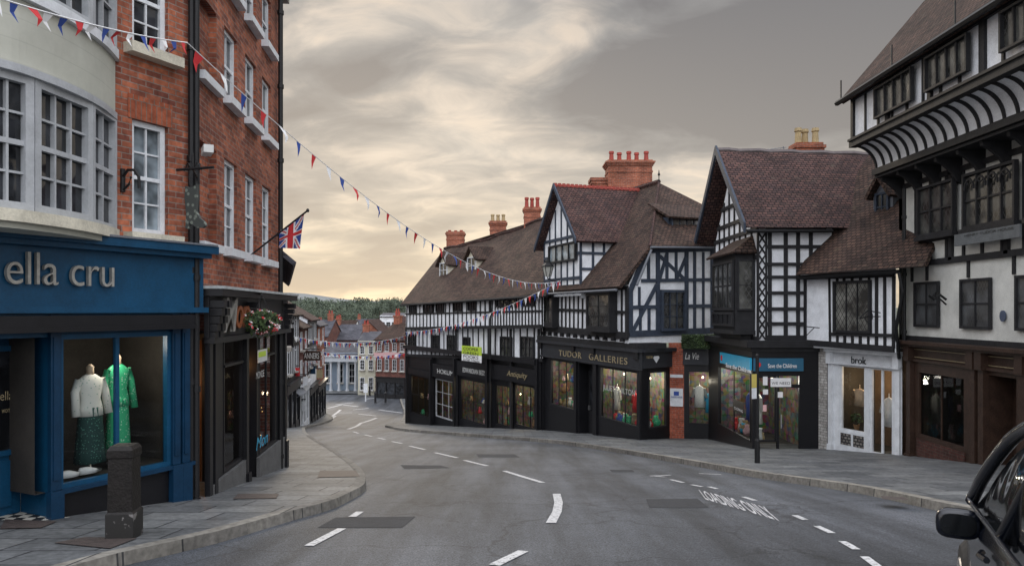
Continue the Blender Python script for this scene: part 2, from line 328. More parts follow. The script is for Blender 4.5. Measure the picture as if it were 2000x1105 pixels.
def lamp(fc,par,u,z,o,power=12,col=(1,.7,.4),m=None):
    l=bpy.data.lights.new('interior_light','POINT'); l.energy=power*1.5; l.color=col; l.shadow_soft_size=.12
    ob=bpy.data.objects.new('interior_light',l); link(ob,par,fc.w(u,z-.14,o))
    b=M(); c=fc.w(u,z,o); b.loft(c,[(-.04,.015,.015),(-.025,.032,.032),(.015,.035,.035),(.04,.015,.015)],8,0); b.tube([c+V(0,0,.035),c+V(0,0,.3)],.006,4,1); mk('pendant_lamp',b,[m or bulb,black],par)
def text(s,fc,px,py,h,width,o,mt,par,shear=0.,name='lettering',ext=.012,bold=0.,sp=1.):
    cu=bpy.data.curves.new('t','FONT'); cu.body=s; cu.size=1; cu.shear=shear; cu.extrude=0; cu.offset=bold; cu.space_character=sp
    to=bpy.data.objects.new('t',cu); COL.objects.link(to); me=bpy.data.meshes.new_from_object(to); bpy.data.objects.remove(to)
    xs=[v.co.x for v in me.vertices]; x0,x1=min(xs),max(xs); ys=[v.co.y for v in me.vertices]; yh=max(ys); 
    sx=width/(x1-x0); sy=h/yh; b=M()
    if isinstance(fc,FC):
        u,z=fc.q(px,py,o); mp=lambda p,e: fc.w(u+(p.x-x0)*sx,z+p.y*sy,o+e)
    else: mp=fc
    if isinstance(fc,FC): b.v=[mp(v.co,ext) for v in me.vertices]
    else: b.v=[fc((v.co.x-x0)/(x1-x0),v.co.y/yh) for v in me.vertices]
    b.f=[list(p.vertices) for p in me.polygons]; b.m=[0]*len(b.f)
    if isinstance(fc,FC) and ext>.008:
        from collections import Counter
        ec=Counter(); 
        for f in b.f:
            for i in range(len(f)): ec[tuple(sorted((f[i],f[(i+1)%len(f)])))]+=1
        base=len(b.v); b.v+= [mp(v.co,0) for v in me.vertices]
        for (i,j),c in ec.items():
            if c==1: b.f.append([i,j,base+j,base+i]); b.m.append(0)
    return mk(name,b,mt,par)
def plate(fc,par,x0,x1,yt,yb,o,mt,name='sign_board',th=.03,**k):
    r=fc.R(x0,x1,yt,yb,o); b=M(); fc.box(b,*r,o,o+th); return mk(name,b,mt,par,**k)
def chimney(d,par,px0,px1,yt,yb,pots,pm,mt,steps=3,dep=.8,poth=.45,rot=0,name='chimney'):
    fc=ff(px0,px1,d); u0,u1,z0,z1=0,fc.L,at(0,yb,d).z,at(0,yt,d).z; b=M(); k0=fc.L*.07
    fc.box(b,u0+k0,u1-k0,z0,z1-.3,-dep,0)
    for i in range(steps):
        k=k0-.045*(i+1) if i<steps-1 or steps<3 else k0-.02
        zz=z1-.3+i*.3/steps; fc.box(b,u0+k,u1-k,zz,zz+.3/steps,-dep-(k0-k),(k0-k))
    fc.box(b,u0+k0-.03,u1-k0+.03,z1-.62,z1-.54,-dep-.03,.03)
    for i in range(pots):
        c=fc.w(k0+(fc.L-2*k0)*(i+.5)/pots,z1,-dep*(.5+(.12 if i%2 else -.12))); b.loft(c,[(-.02,.13,.13),(.05,.12,.12),(.75*poth,.1,.1),(.8*poth,.135,.135),(poth,.12,.12),(poth+.001,.08,.08)],10,1)
    return mk(name,b,[mt,pm],par)
def pipe(fc,par,px,o,z0,z1,r=.05,name='drainpipe'):
    u=fc.q(px,606,o)[0]; b=M(); b.tube([fc.w(u,z0,o),fc.w(u,z1,o)],r,8)
    z=z0+.3
    while z<z1: b.tube([fc.w(u,z,o),fc.w(u,z+.08,o)],r*1.35,8); z+=1.5
    mk(name,b,iron,par,smooth=False)
# ---------- ground, road, pavements ----------
YS=[-60+2*i for i in range(30)]+[i*.5 for i in range(0,221)]+[115,120,130,140,150,175,200,225,250,300,350,400,450,500,600,700,800,900,1200,1600]
def strip(name,fa,fb,y0,y1,off,mt,extra=None):
    b=M(); ys=[y for y in YS if y0<=y<=y1]
    for i in range(len(ys)-1):
        p,q=ys[i],ys[i+1]; b.poly([(fa(p),p,gz(p)+off),(fb(p),p,gz(p)+off),(fb(q),q,gz(q)+off),(fa(q),q,gz(q)+off)])
    mk(name,b,mt,kind='structure')
strip('ground',lambda y:-700,lambda y:700,-60,1600,0,groundm)
def kp(pxs,pre,post):
    l=[(G(*p).y,G(*p).x) for p in pxs]; return pchip(pre+l+post)
KL=kp([(240,1105),(400,1068),(560,1020),(660,990),(705,966),(715,945),(700,920),(660,890),(615,862),(597,846),(608,834),(650,820)],[(-60,-4.),(0,-4.0),(4,-3.9)],[(62,-15.5),(70,-18),(80,-22),(110,-30)])
KR=kp([(1865,1005),(1700,968),(1490,935),(1300,900),(1100,868),(900,851),(800,843),(765,837),(755,832)],[(-60,12),(0,8.6),(5,7.2)],[(52,-8),(57,-8.4),(63,-9.2),(80,-12),(110,-14)])
strip('road',lambda y:KL(y)-.02 if y<76 else -60,lambda y:KR(y)+.02 if y<76 else 40,-60,110,.004,asphalt)
strip('pavement',lambda y:-45,lambda y:KL(y)-.16,-60,75,.12,paving)
strip('pavement',lambda y:KR(y)+.16,lambda y:45,-60,75,.12,paving)
kerbm=bricky('kerb_stone',(.24,.225,.195),(.17,.16,.145),(.05,.05,.05),.9,5.,.012,dirt=.4)
for K,s in ((KL,-1),(KR,1)):
    b=M(); ys=[y for y in YS if -60<=y<=75]
    for i in range(len(ys)-1):
        p,q=ys[i],ys[i+1]; P=lambda y,dx,dz: V(K(y)+s*dx,y,gz(y)+dz)
        b.poly([P(p,0,-.02),P(q,0,-.02),P(q,.012,.125),P(p,.012,.125)]); b.poly([P(p,.012,.125),P(q,.012,.125),P(q,.17,.127),P(p,.17,.127)])
    mk('kerb',b,kerbm,kind='structure')
strip('pavement',lambda y:-60,lambda y:-5,80.5,100,.12,paving)
def ribbon(pts,w,off=.012):
    P=[G(*p) for p in pts]; out=[]
    for i in range(len(P)-1):
        n=max(1,int((P[i+1]-P[i]).length/.4))
        for k in range(n): out.append(P[i].lerp(P[i+1],k/n))
    out.append(P[-1]); b=M(); side=[]
    for i in range(len(out)):
        d=out[min(i+1,len(out)-1)]-out[max(i-1,0)]; d.z=0; d.normalize(); side.append(V(-d.y,d.x,0)*w/2)
    for i in range(len(out)-1):
        a,c=out[i],out[i+1]
        q=[a-side[i],a+side[i],c+side[i+1],c-side[i+1]]
        for x in q: x.z=gz(x.y)+off
        b.poly(q)
    return b
def joinb(bs):
    r=M()
    for b in bs:
        k=len(r.v); r.v+=b.v; r.f+=[[i+k for i in f] for f in b.f]; r.m+=b.m
    return r
lines=[[(603,1067),(668,1033)],[(688,1010),(703,1000)],[(965,1105),(1022,1077)],[(1076,1022),(1088,1000),(1091,982),(1087,965)],[(1060,943),(1020,931),(985,920)],[(952,910),(907,899)],[(893,894),(850,884)],[(830,878),(800,871)],[(785,866),(765,862)],[(752,858),(738,855)],[(726,852),(712,849)],[(700,846),(690,843)]]
ws=[.1,.1,.11,.12,.11,.11,.11,.11,.11,.11,.11,.11]
mk('road_marking',joinb([ribbon(l,w) for l,w in zip(lines,ws)]),paint,kind='structure')
bay=[[(1715,1108),(1688,1088)],[(1673,1074),(1645,1058)],[(1625,1042),(1595,1028)],[(1573,1016),(1552,1007)],[(1475,978),(1452,971)],[(1400,955),(1385,951)],[(1372,951),(1350,947)],[(1335,943),(1310,937)],[(1300,932),(1280,930)],[(1408,927),(1365,925)],[(1270,930),(1310,928)]]
mk('road_marking',joinb([ribbon(l,.08) for l in bay]),paint,kind='structure')
far=[[(632,833),(675,834)],[(640,822),(655,812)],[(703,830),(765,829)],[(640,797),(668,790),(700,794)],[(700,808),(735,812)],[(660,806),(688,806)],[(740,800),(785,806)],[(655,790),(690,786)],[(680,838),(705,826),(735,816)],[(715,779),(740,776)],[(690,800),(720,797)],[(705,833),(745,834)],[(645,815),(665,800)]]
mk('road_marking',joinb([ribbon(l,.22) for l in far]),paint,kind='structure')
pO=G(1378,976); pU=G(1528,1020)-pO; pV=G(1364,957)-pO
def tm(x,y):
    p=pO+pU*x+pV*y; p.z=gz(p.y)+.014; return p
text('LOADING ONLY',tm,0,0,1,1,0,paint,None,bold=.012,name='road_marking')['kind']='structure'
def patch(pts,name='road_patch',mt=patchm,off=.008):
    P=[G(*p) for p in pts]; b=M(); n=8
    for i in range(n):
        for j in range(n):
            q=[]
            for s,t in ((i,j),(i+1,j),(i+1,j+1),(i,j+1)):
                s/=n;t/=n; p=(P[0].lerp(P[1],s)).lerp(P[3].lerp(P[2],s),t); p.z=gz(p.y)+off; q.append(p)
            b.poly(q)
    return mk(name,b,mt,kind='structure')
patch([(620,1031),(655,1011),(812,1009),(785,1031)]); patch([(1268,992),(1262,975),(1362,974),(1385,992)]); patch([(935,893),(930,887),(1005,887),(1015,893)]); patch([(790,916),(782,908),(862,909),(880,914)]); patch([(1195,922),(1190,917),(1235,918),(1240,922)])
for q in ([(105,1086),(165,1074),(268,1076),(215,1098)],[(620,946),(625,931),(695,931),(703,944)],[(455,992),(465,981),(545,981),(540,991)],[(0,1056),(10,1036),(112,1040),(80,1054)],[(1725,993),(1720,986),(1765,988),(1775,994)]):
    patch(q,'drain_cover',rust,.13)
# ================= BUILDING A =================
FA=FC((-6.64,5.5),(-4.31,10.2))
A=thing('brick_building','red brick building with blue shopfront and cream bow window','building',FA.w(FA.L/2,-2.6))
wA1=FA.R(258,328,-45,92); wA2=FA.R(258,328,240,458)
wA1=(wA1[0],wA1[1],FA.q(293,100)[1],FA.q(293,-95)[1])
b=M(); wall(FA,b,0,FA.L,.8,9,[wA1,wA2],body=6); mk('wall',b,brick,A)
for r in (wA1,wA2):
    window(FA,A,r,-.13,2,4,gwhite,curtain if r is wA2 else glass,fw=.07,sill=creams,sash=True,siled=.2,sillw=.12,rz=.13)
b=M(); FA.box(b,wA2[0]-.06,wA2[1]+.06,wA2[3],wA2[3]+.3,-.01,.012); mk('lintel',b,bricky('brick_arch',(.42,.12,.06),(.3,.08,.04),(.2,.16,.13),.075,.24,.006),A)
zb=-2.95; hw=(FA.q(105,606)[0],FA.q(326,606)[0],-2.03,-.27,.1); hd=(FA.q(-60,606)[0],FA.q(92,606)[0],-2.34,-.3,.55)
b=M(); wall(FA,b,0,FA.L-.1,-2.05,.8,[hw,hd],o=.06,body=0); mk('shopfront',b,blue,A)
b=M(); wall(FA,b,hd[1]+.0,FA.L-.1,zb,-2.05,[],o=.05); FA.box(b,hd[1]-.02,FA.L-.1,-2.07,-2.02,.06,.14,1); mk('stall_riser',b,[black,blued],A)
b=M()
FA.box(b,0,FA.L+.05,.76,.86,-.1,.34); FA.box(b,0,FA.L,.7,.76,-.1,.26); FA.box(b,0,FA.L-.02,.02,.7,.06,.12); FA.box(b,0,FA.L,-.03,.04,.06,.2)
mk('fascia',b,blue,A)
b=M(); FA.box(b,0,FA.L+.02,.86,.885,-.1,.36); mk('lead_flashing',b,lead,A)
b=M(); FA.box(b,0,FA.q(352,606)[0],-.2,-.06,.08,.28); FA.box(b,0,FA.q(352,606)[0],-.24,-.19,.2,.31); mk('awning_cassette',b,black,A)
for px in (97,333,352):
    b=M(); u=FA.q(px,606)[0]; FA.box(b,u-.06,u+.06,-2.02,-.05,.06,.12); FA.box(b,u-.035,u+.035,-1.9,-.3,.12,.135); FA.box(b,u-.075,u+.075,zb,-2.02,.06,.15); mk('pilaster',b,blued,A)
wn=window(FA,A,hw,0,2,1,blue,sglass,fw=.06,dp=.08,bw=.05,name='shop_window')
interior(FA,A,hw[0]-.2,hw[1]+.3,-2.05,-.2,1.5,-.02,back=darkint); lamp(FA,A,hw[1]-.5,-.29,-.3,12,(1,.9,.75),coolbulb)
b=M(); FA.box(b,hd[0],hd[1],-2.34,-.3,-.56,-.5); W_=hd[1]-hd[0]
FA.box(b,hd[0]+W_*.14,hd[0]+W_*.86,-2.22,-1.7,-.5,-.475)
for (x0,x1,z0,z1) in ((.1,.14,-1.6,-.42),(.86,.9,-1.6,-.42),(.14,.86,-1.64,-1.58),(.14,.86,-.46,-.4)): FA.box(b,hd[0]+W_*x0,hd[0]+W_*x1,z0,z1,-.5,-.46)
dA=mk('door',b,blue,A); b=M(); FA.box(b,hd[0]+W_*.14,hd[0]+W_*.86,-1.58,-.46,-.5,-.49); mk('window_pane',b,glass,dA)
b=M(); c=FA.w(hd[0]+W_*.93,-1.55,-.44); b.loft(c,[(-.03,.02,.02),(0,.035,.035),(.03,.02,.02)],10); mk('handle',b,metal,dA)
b=M(); FA.box(b,hd[0]+W_*.3,hd[0]+W_*.55,-1.75,-1.69,-.475,-.46); mk('letterbox',b,metal,dA)
text('ella cru',FA,0,782,.1,.3,-.485,gold,A,ext=.004); text('womenswear',FA,3,806,.04,.26,-.485,gold,A,ext=.004)
b=M(); u0,u1=hd[0],FA.q(165,606)[0]; b.poly([FA.w(u0,-2.32,-.55),FA.w(hd[1],-2.32,-.55),FA.w(hd[1],-2.32,.05),FA.w(u1+.1,-2.4,.3),FA.w(u0,-2.33,.6)]); mk('tiled_step',b,checker,A)
wmetal=plain('pewter_lettering',(.36,.35,.32),.4,.25,12.,.1,metal=.3)
text('ella cru',FA,8,554,.35,1.22,.14,wmetal,A,bold=-.008,ext=.05)
bo_=pchip([(-260,.5),(-150,.7),(-60,.8),(20,.82),(90,.74),(150,.58),(195,.34),(224,0)])
BP=[(x,max(0,bo_(x))) for x in list(range(-260,160,14))+list(range(160,224,7))+[224]]
def bowline(k): return [(FA.q(px,606,o)[0],o*k[0]+k[1]) for px,o in BP]
def bowband(name,z0,z1,add,mt,par=A):
    b=M(); l=bowline((1,add)); l[-1]=(l[-1][0]+add*.8,-.02)
    for i in range(len(l)-1):
        (a,oa),(c,oc)=l[i],l[i+1]; b.poly([FA.w(a,z0,oa),FA.w(c,z0,oc),FA.w(c,z1,oc),FA.w(a,z1,oa)])
        b.poly([FA.w(a,z1,oa),FA.w(c,z1,oc),FA.w(c,z1,-.1),FA.w(a,z1,-.1)]); b.poly([FA.w(a,z0,oa),FA.w(c,z0,oc),FA.w(c,z0,-.1),FA.w(a,z0,-.1)])
    return mk(name,b,mt,par)
m,nt,bb=newmat('cream_block_render'); L=nt.links.new; geo=N(nt,'ShaderNodeNewGeometry'); sp=N(nt,'ShaderNodeSeparateXYZ'); L(geo.outputs['Position'],sp.inputs[0])
pp=N(nt,'ShaderNodeMath',operation='PINGPONG'); L(sp.outputs[2],pp.inputs[0]); pp.inputs[1].default_value=.11
nn=N(nt,'ShaderNodeTexNoise',Scale=2.,Detail=7.,Roughness=.7); L(geo.outputs['Position'],nn.inputs['Vector'])
c=mix(nt,1.,ramp(nt,nn.outputs[0],[(.3,(.40,.40,.34)),(.7,(.50,.50,.43))]),ramp(nt,pp.outputs[0],[(.003,(.88,.88,.88)),(.006,(1,1,1))]),'MULTIPLY'); L(c,bb.inputs['Base Color']); bb.inputs['Roughness'].default_value=.8; crend=m
bowband('bow_wall',2.4,3.05,.02,crend); bowband('coping',3.05,3.16,.09,gwhite); bowband('sill',.86,.98,.1,creams); bowband('bow_wall',.8,.87,.02,crend); bowband('window_head',2.32,2.4,.06,greyp); bowband('bow_wall',5,6.2,.02,crend)
wp=[(-200,.62),(-75,.78),(62,.76),(176,.44),(222,.03)]
for (p,q) in zip(wp[:-1],wp[1:]):
    a=FA.W(p[0],606,p[1]); c=FA.W(q[0],606,q[1]); f=FC((a.x,a.y),(c.x,c.y)); n=2 if q[0]==222 else 3
    for z0,z1 in ((.98,2.33),(3.16,5.)):
        window(f,A,(.0,f.L,z0,z1),-.06,n,4,greyp,glass,fw=.085 if n==3 else .05,dp=.1,sash=True,bw=.024)
pipe(FA,A,374,.07,-2.8,9,.045)
b=M(); P=lambda px,py,o: FA.W(px,py,o)
b.tube([P(240,330,.02),P(240,375,.02)],.03,8); b.tube([P(240,345,.03),P(250,332,.12),P(262,332,.22),P(271,345,.3),P(272,368,.3)],.018,6); b.tube([P(240,372,.03),P(252,360,.12),P(256,345,.16)],.014,6)
mk('wall_bracket',b,iron,A)
# ================= BUILDING B =================
FB=FC((-4.31,10.2),(-4.86,15.66))
B=thing('brick_building','tall red brick townhouse with white sash windows above black shop','building',FB.w(FB.L/2,-3))
cols=[FB.q(x,606)[0] for x in (389,423,438,463,479,500,512,529)]
holes=[(cols[2*i],cols[2*i+1],z0,z1) for i in range(4) for z0,z1 in ((.96,2.36),(3.3,4.4),(5.05,6.05))]
b=M(); wall(FB,b,0,FB.L,.32,6.75,holes,body=6)
for h in holes[:3]: b.poly([FB.w(h[0],h[2],-.115),FB.w(h[1],h[2],-.115),FB.w(h[1],h[3],-.115),FB.w(h[0],h[3],-.115)])
mk('wall',b,brick,B)
for i,h in enumerate(holes):
    if i<3: b=M(); FB.box(b,h[0]-.07,h[1]+.07,h[2]-.12,h[2]-.002,-.1,.1); mk('sill',b,gwhite,B)
    else: window(FB,B,h,-.12,2,4 if h[2]<1 else 2,gwhite,glass,fw=.06,sill=gwhite,sash=True,siled=.16,sillw=.07,rz=.12)
b=M(); FB.box(b,-.1,FB.L+.1,6.6,6.8,-.1,.25); FB.box(b,-.1,FB.L+.1,6.5,6.6,-.05,.14); mk('cornice',b,stone,B)
h1=(FB.q(428,606)[0],FB.q(466,606)[0],-2.45,-.45,.1); hdr=(FB.q(472,606)[0],FB.q(495,606)[0],-3.0,-.45,.7); h2=(FB.q(499,606)[0],FB.q(531,606)[0],-2.6,-.45,.1)
b=M(); wall(FB,b,.08,FB.L,-3.6,.32,[h1,hdr,h2],o=.06); mk('shopfront',b,black,B)
b=M(); FB.box(b,.1,h1[1]+.05,-2.98,-2.47,.065,.12); FB.box(b,hdr[1]-.05,FB.L-.1,-3.3,-2.62,.065,.12); mk('stall_riser',b,plain('grey_stone_riser',(.1,.1,.1),.6,.4,5,.2),B)
b=M(); FB.box(b,.0,FB.L+.05,.2,.3,.0,.32); FB.box(b,.05,FB.L,-.4,.2,.06,.13); FB.box(b,.05,FB.L,-.46,-.38,.06,.2); mk('fascia',b,black,B)
b=M(); FB.box(b,-.02,FB.L+.06,.3,.34,-.02,.35); mk('lead_flashing',b,plain('pale_flashing',(.4,.42,.42),.6,.4,6),B)
for u in (.16,.42,h1[1]+.09,FB.L-.18):
    b=M(); FB.box(b,u-.07,u+.07,-3.3,-.46,.06,.13); FB.box(b,u-.09,u+.09,-3.35,-2.7,.06,.17); 
    for k in range(5): FB.box(b,u-.08,u+.08,-.4+k*.11,-.3+k*.11,.13,.2+.03*k)
    mk('pilaster',b,black,B)
window(FB,B,h1,0,1,1,black,sglass,fw=.04,name='shop_window'); window(FB,B,h2,0,2,1,black,sglass,fw=.04,name='shop_window')
for h in (h1,h2): 
    b=M(); FB.box(b,h[0],h[1],-.86,-.82,.0,.09); mk('transom',b,black,B)
interior(FB,B,h1[0]-.2,h2[1]+.3,-2.9,-.4,2.2,-.75); lamp(FB,B,(hdr[0]+hdr[1])/2-.1,-.95,-.9,10,(1,.45,.15)); lamp(FB,B,h1[0]+.5,-1.1,-1.2,7,(1,.6,.3)); lamp(FB,B,h2[0]+.7,-1.0,-1.1,7,(1,.6,.3))
b=M(); c=FB.w((hdr[0]+hdr[1])/2,-1.0,-.25); b.loft(c,[(-.09,.03,.03),(-.06,.08,.08),(.03,.09,.09),(.09,.03,.03)],12,0); b.tube([c+V(0,0,.08),c+V(0,0,.5)],.008,4,1); mk('pendant_lamp',b,[bulb,black],B)
b=M(); FB.box(b,hdr[0]+.03,hdr[1]-.03,-3.,-.5,-.72,-.66); dB=mk('door',b,plain('varnished_wood',(.2,.08,.03),.4,.3,8),B)
b=M(); FB.box(b,hdr[0]+.15,hdr[1]-.15,-2.1,-.7,-.66,-.65); mk('window_pane',b,glass,dB); b=M(); FB.box(b,hdr[0]+.08,hdr[0]+.12,-2.,-1.6,-.66,-.6); mk('handle',b,metal,dB)
text('M',FB,431,648,.5,.75,.17,wmetal,B,shear=.25,ext=.05,bold=.01); text('on',FB,459,640,.34,.8,.17,plain('copper_letters',(.28,.09,.035),.5,.2,8,0),B,shear=.2,ext=.03)
text('Mon',FB,500,880,.22,.9,.09,cyan,B,shear=.3,ext=.004); text('MONDE',FB,500,740,.12,.6,.09,pale,B,ext=.004)
plate(FB,B,503,521,682,706,.09,pale,'window_poster',th=.01); plate(FB,B,505,519,686,696,.101,lime,'window_poster',th=.004)
pipe(FA,A,384,.12,-2.9,9,.04); pipe(FB,B,548,.1,-3.3,6.6,.05)
b=M()
for i in range(50): c=FB.w(random.uniform(h2[0],h2[1]),random.uniform(-2.5,-.6),random.uniform(-.3,-.1)); b.axbox(c,.01,.01,.01)
mk('fairy_lights',b,emit('fairy_light',(1,.6,.2),2.5),B)['kind']='stuff'
b=M(); b.axbox(FB.W(405,294,.28),.12,.3,.1,rot=.5); b.tube([FB.W(395,293,.0),FB.W(403,297,.2)],.02); mk('security_camera',b,pale,B)
bs=thing('hanging_boot_sign','dark weathered boot shop sign hanging from iron bracket','sign',FA.W(388,450,.5))
b=M(); cp=FA.W(364,443,.5); ex=V(.9,-.3,0).normalized(); ey=ex.cross(UP)
for x in (.05,.2): q=cp+ex*x+UP*.53; b.tube([q,q+UP*.2],.008,4)
q=cp+UP*.73; b.tube([q-ex*.15,q+ex*.42],.018); b.tube([q+ex*.1,FB.w(.02,1.78,.0)],.014); b.tube([q+ex*.1+UP*.2,q+ex*.1],.012)
for s in (-1,1): b.tube([q+ex*(.1+s*(.04+.02*t))+UP*(.03+.05*math.sin(t)) for t in range(6)],.008,4)
mk('bracket',b,iron,bs)
ring=[(0,0),(.02,.2),(-.02,.42),(.0,.6),(.1,.57),(.18,.58),(.27,.62),(.27,.4),(.25,.22),(.33,.12),(.44,.06),(.47,0),(.4,-.03),(.26,-.02),(.16,.03),(.09,.05),(.08,-.03),(.01,-.03)]
ring=[(x*.66,z*.86) for x,z in ring]; b=M()
k=[cp+ex*x+UP*z+ey*.02 for x,z in ring]; k2=[cp+ex*x+UP*z-ey*.02 for x,z in ring]; n=len(ring); b.v=k+k2; b.f=[list(range(n)),list(range(2*n-1,n-1,-1))]+[[i,(i+1)%n,n+(i+1)%n,n+i] for i in range(n)]; b.m=[0]*len(b.f)
mk('boot',b,fabric('weathered_boot_metal',(.16,.18,.15),(.05,.055,.05),16.,.3),bs)
# union flag
fl=thing('union_flag','union flag on a black pole above the black shop','flag',FB.W(480,508,.0))
b=M(); p0=FB.W(480,506,.02); tl,trr=at(545,452,12.9),at(594,417,12.7); b.tube([p0,at(600,412,12.65)],.016); b.loft(at(601,411,12.65),[(-.03,.02,.02),(0,.03,.03),(.03,.015,.015)],8); mk('pole',b,iron,fl)
def uj(u,v):
    x=(u-.5)*60; y=(v-.5)*30
    if abs(x)<3 or abs(y)<3: return 1
    if abs(x)<5 or abs(y)<5: return 0
    for s in (1,-1):
        d=(y-s*x/2)/math.sqrt(1.25); 
        if abs(d)<1 : return 1
        if abs(d)<3: return 0
    return 2
b=M(); nu,nv=48,36; br_,bl_=at(587,486,12.6),at(544,484,12.9)
def fp(u,v):
    p=(tl.lerp(trr,u)).lerp(bl_.lerp(br_,u),v); return p+V(.3,1,0).normalized()*(.02*math.sin(u*9+v*3)*(.3+v))
gr=[[fp(i/nu,j/nv) for i in range(nu+1)] for j in range(nv+1)]
for j in range(nv):
    for i in range(nu): b.poly([gr[j][i],gr[j][i+1],gr[j+1][i+1],gr[j+1][i]],uj((j+.5)/nv,(i+.5)/nu))
mk('flag_cloth',b,[white,red,navy],fl)
hb=thing('hanging_basket','hanging basket of red and white flowers below black fascia','flower basket',FB.W(512,640,.45))
c=FB.W(511,628,.45); b=M(); b.loft(c,[(-.14,.06,.06),(-.08,.16,.16),(.02,.2,.2)],12); 
for a in range(3): b.tube([c+V(.19*math.cos(a*2.1),.19*math.sin(a*2.1),.02),c+V(0,0,.45)],.006,4)
b.tube([FB.W(505,575,.0),c+V(0,0,.45)],.015); mk('basket',b,iron,hb)
b=M(); b.leaves(c+V(0,0,.02),.3,700,.03,(0,0,1),.6); b.leaves(c+V(0,0,-.1),.24,250,.028,(0,1),.8)
for _ in range(70):
    d=V(random.gauss(0,1),random.gauss(0,1),random.gauss(0,1)).normalized()*.31; d.z*=.6; b.leaves(c+d,.025,5,.02,(2,2,3,4))
mk('flowers',b,[leaf,leaf2,red,pink,white],hb)
# mannequins
def mannequin(u,o,label,top,bot,h=1.55,sleeve=.5,flare=.27,z0=.12,wd=1.):
    c=FA.w(u,-1.98,o); T=thing('mannequin',label,'mannequin',c); ax=(FA.t*wd,FA.n*wd,UP); s=h/1.55
    b=M(); b.loft(c,[(0,.13,.13),(.02,.13,.13),(.03,.015,.015),(.5,.015,.015)],10,0); b.loft(c,[(1.33*s,.055,.055),(1.4*s,.045,.05),(1.46*s,.05,.055),(1.5*s,.02,.02)],12,1,ax); mk('body',b,[metal,skin],T,smooth=True)
    b=M(); b.loft(c,[(.78*s,.18,.13),(.9*s,.17,.12),(1.02*s,.14,.1),(1.18*s,.17,.12),(1.28*s,.185,.1),(1.34*s,.1,.07),(1.36*s,.06,.05)],16,0,ax)
    for sg in (-1,1):
        b.tube([c+FA.t*sg*.16*wd+UP*1.29*s,c+FA.t*sg*.22*wd+UP*1.12*s,c+FA.t*sg*.24*wd+UP*(1.29-sleeve)*s+FA.n*.05],[.055*wd,.055*wd,.055*wd],10)
    mk('top',b,top,T,smooth=True)
    b=M(); secs=[]; n=28
    for k in range(7):
        t=k/6; secs.append(((z0+(.9-z0)*t)*s,flare-(flare-.15)*t,(flare-(flare-.15)*t)*.8))
    b.loft(c,secs,n,0,ax)
    for i in range(len(b.v)):
        a=i%n; zf=1-(i//n)/7; d=(b.v[i]-c); d.z=0; b.v[i]+=d*(.1*zf*math.cos(a*math.pi))
    mk('skirt',b,bot,T,smooth=True)
mannequin(FA.q(176,606,-.35)[0],-.35,'mannequin in pale cardigan and dark green skirt',creamp,tealc,1.36,sleeve=.5,flare=.2,wd=.88)
mannequin(FA.q(230,606,-.5)[0],-.5,'mannequin in long green patterned dress',greenc,greenc,1.46,sleeve=.55,flare=.18,z0=.16,wd=.85)
for px in (135,172):
    b=M(); c=FA.w(FA.q(px,606,-.2)[0],-1.97,-.2)
    b.loft(c,[(0,.05,.12),(.04,.05,.12),(.08,.035,.06,0,-.05)],10,0,(FA.n,FA.t,UP)); mk('shoe',b,white,None,'white trainer on the shop window floor','shoe','trainers in the window',smooth=True)
# bollard
bo=thing('bollard','square black bollard with peeling base on the pavement','bollard',G(243,1070,.12))
c=G(243,1072,.12); b=M(); w=.118
secs=[(0,w*1.08),(.25,w*1.08),(.27,w*.96),(.78,w*.92),(.79,w),(.86,w),(.9,w*.8),(.91,.02)]
b.loft(c,[(z,r*1.414,r*1.414) for z,r in secs],4,0,(V(math.cos(.9),math.sin(.9),0),V(-math.sin(.9),math.cos(.9),0),UP)); 
m_,nt,bb=newmat('chipped_black_paint'); L=nt.links.new; geo=N(nt,'ShaderNodeNewGeometry'); nn=N(nt,'ShaderNodeTexNoise',Scale=7.,Detail=5.,Roughness=.6); L(geo.outputs['Position'],nn.inputs['Vector']); L(ramp(nt,nn.outputs[0],[(.56,(.012,.011,.01)),(.59,(.16,.15,.145))]),bb.inputs['Base Color']); bb.inputs['Roughness'].default_value=.5
b.m=[0]*len(b.m)
for i,f in enumerate(b.f):
    if max(b.v[j].z for j in f)<c.z+.26: b.m[i]=1
mk('post',b,[plain('bollard_paint',(.012,.01,.009),.5,.5,10,.3,spec=.25),m_],bo)
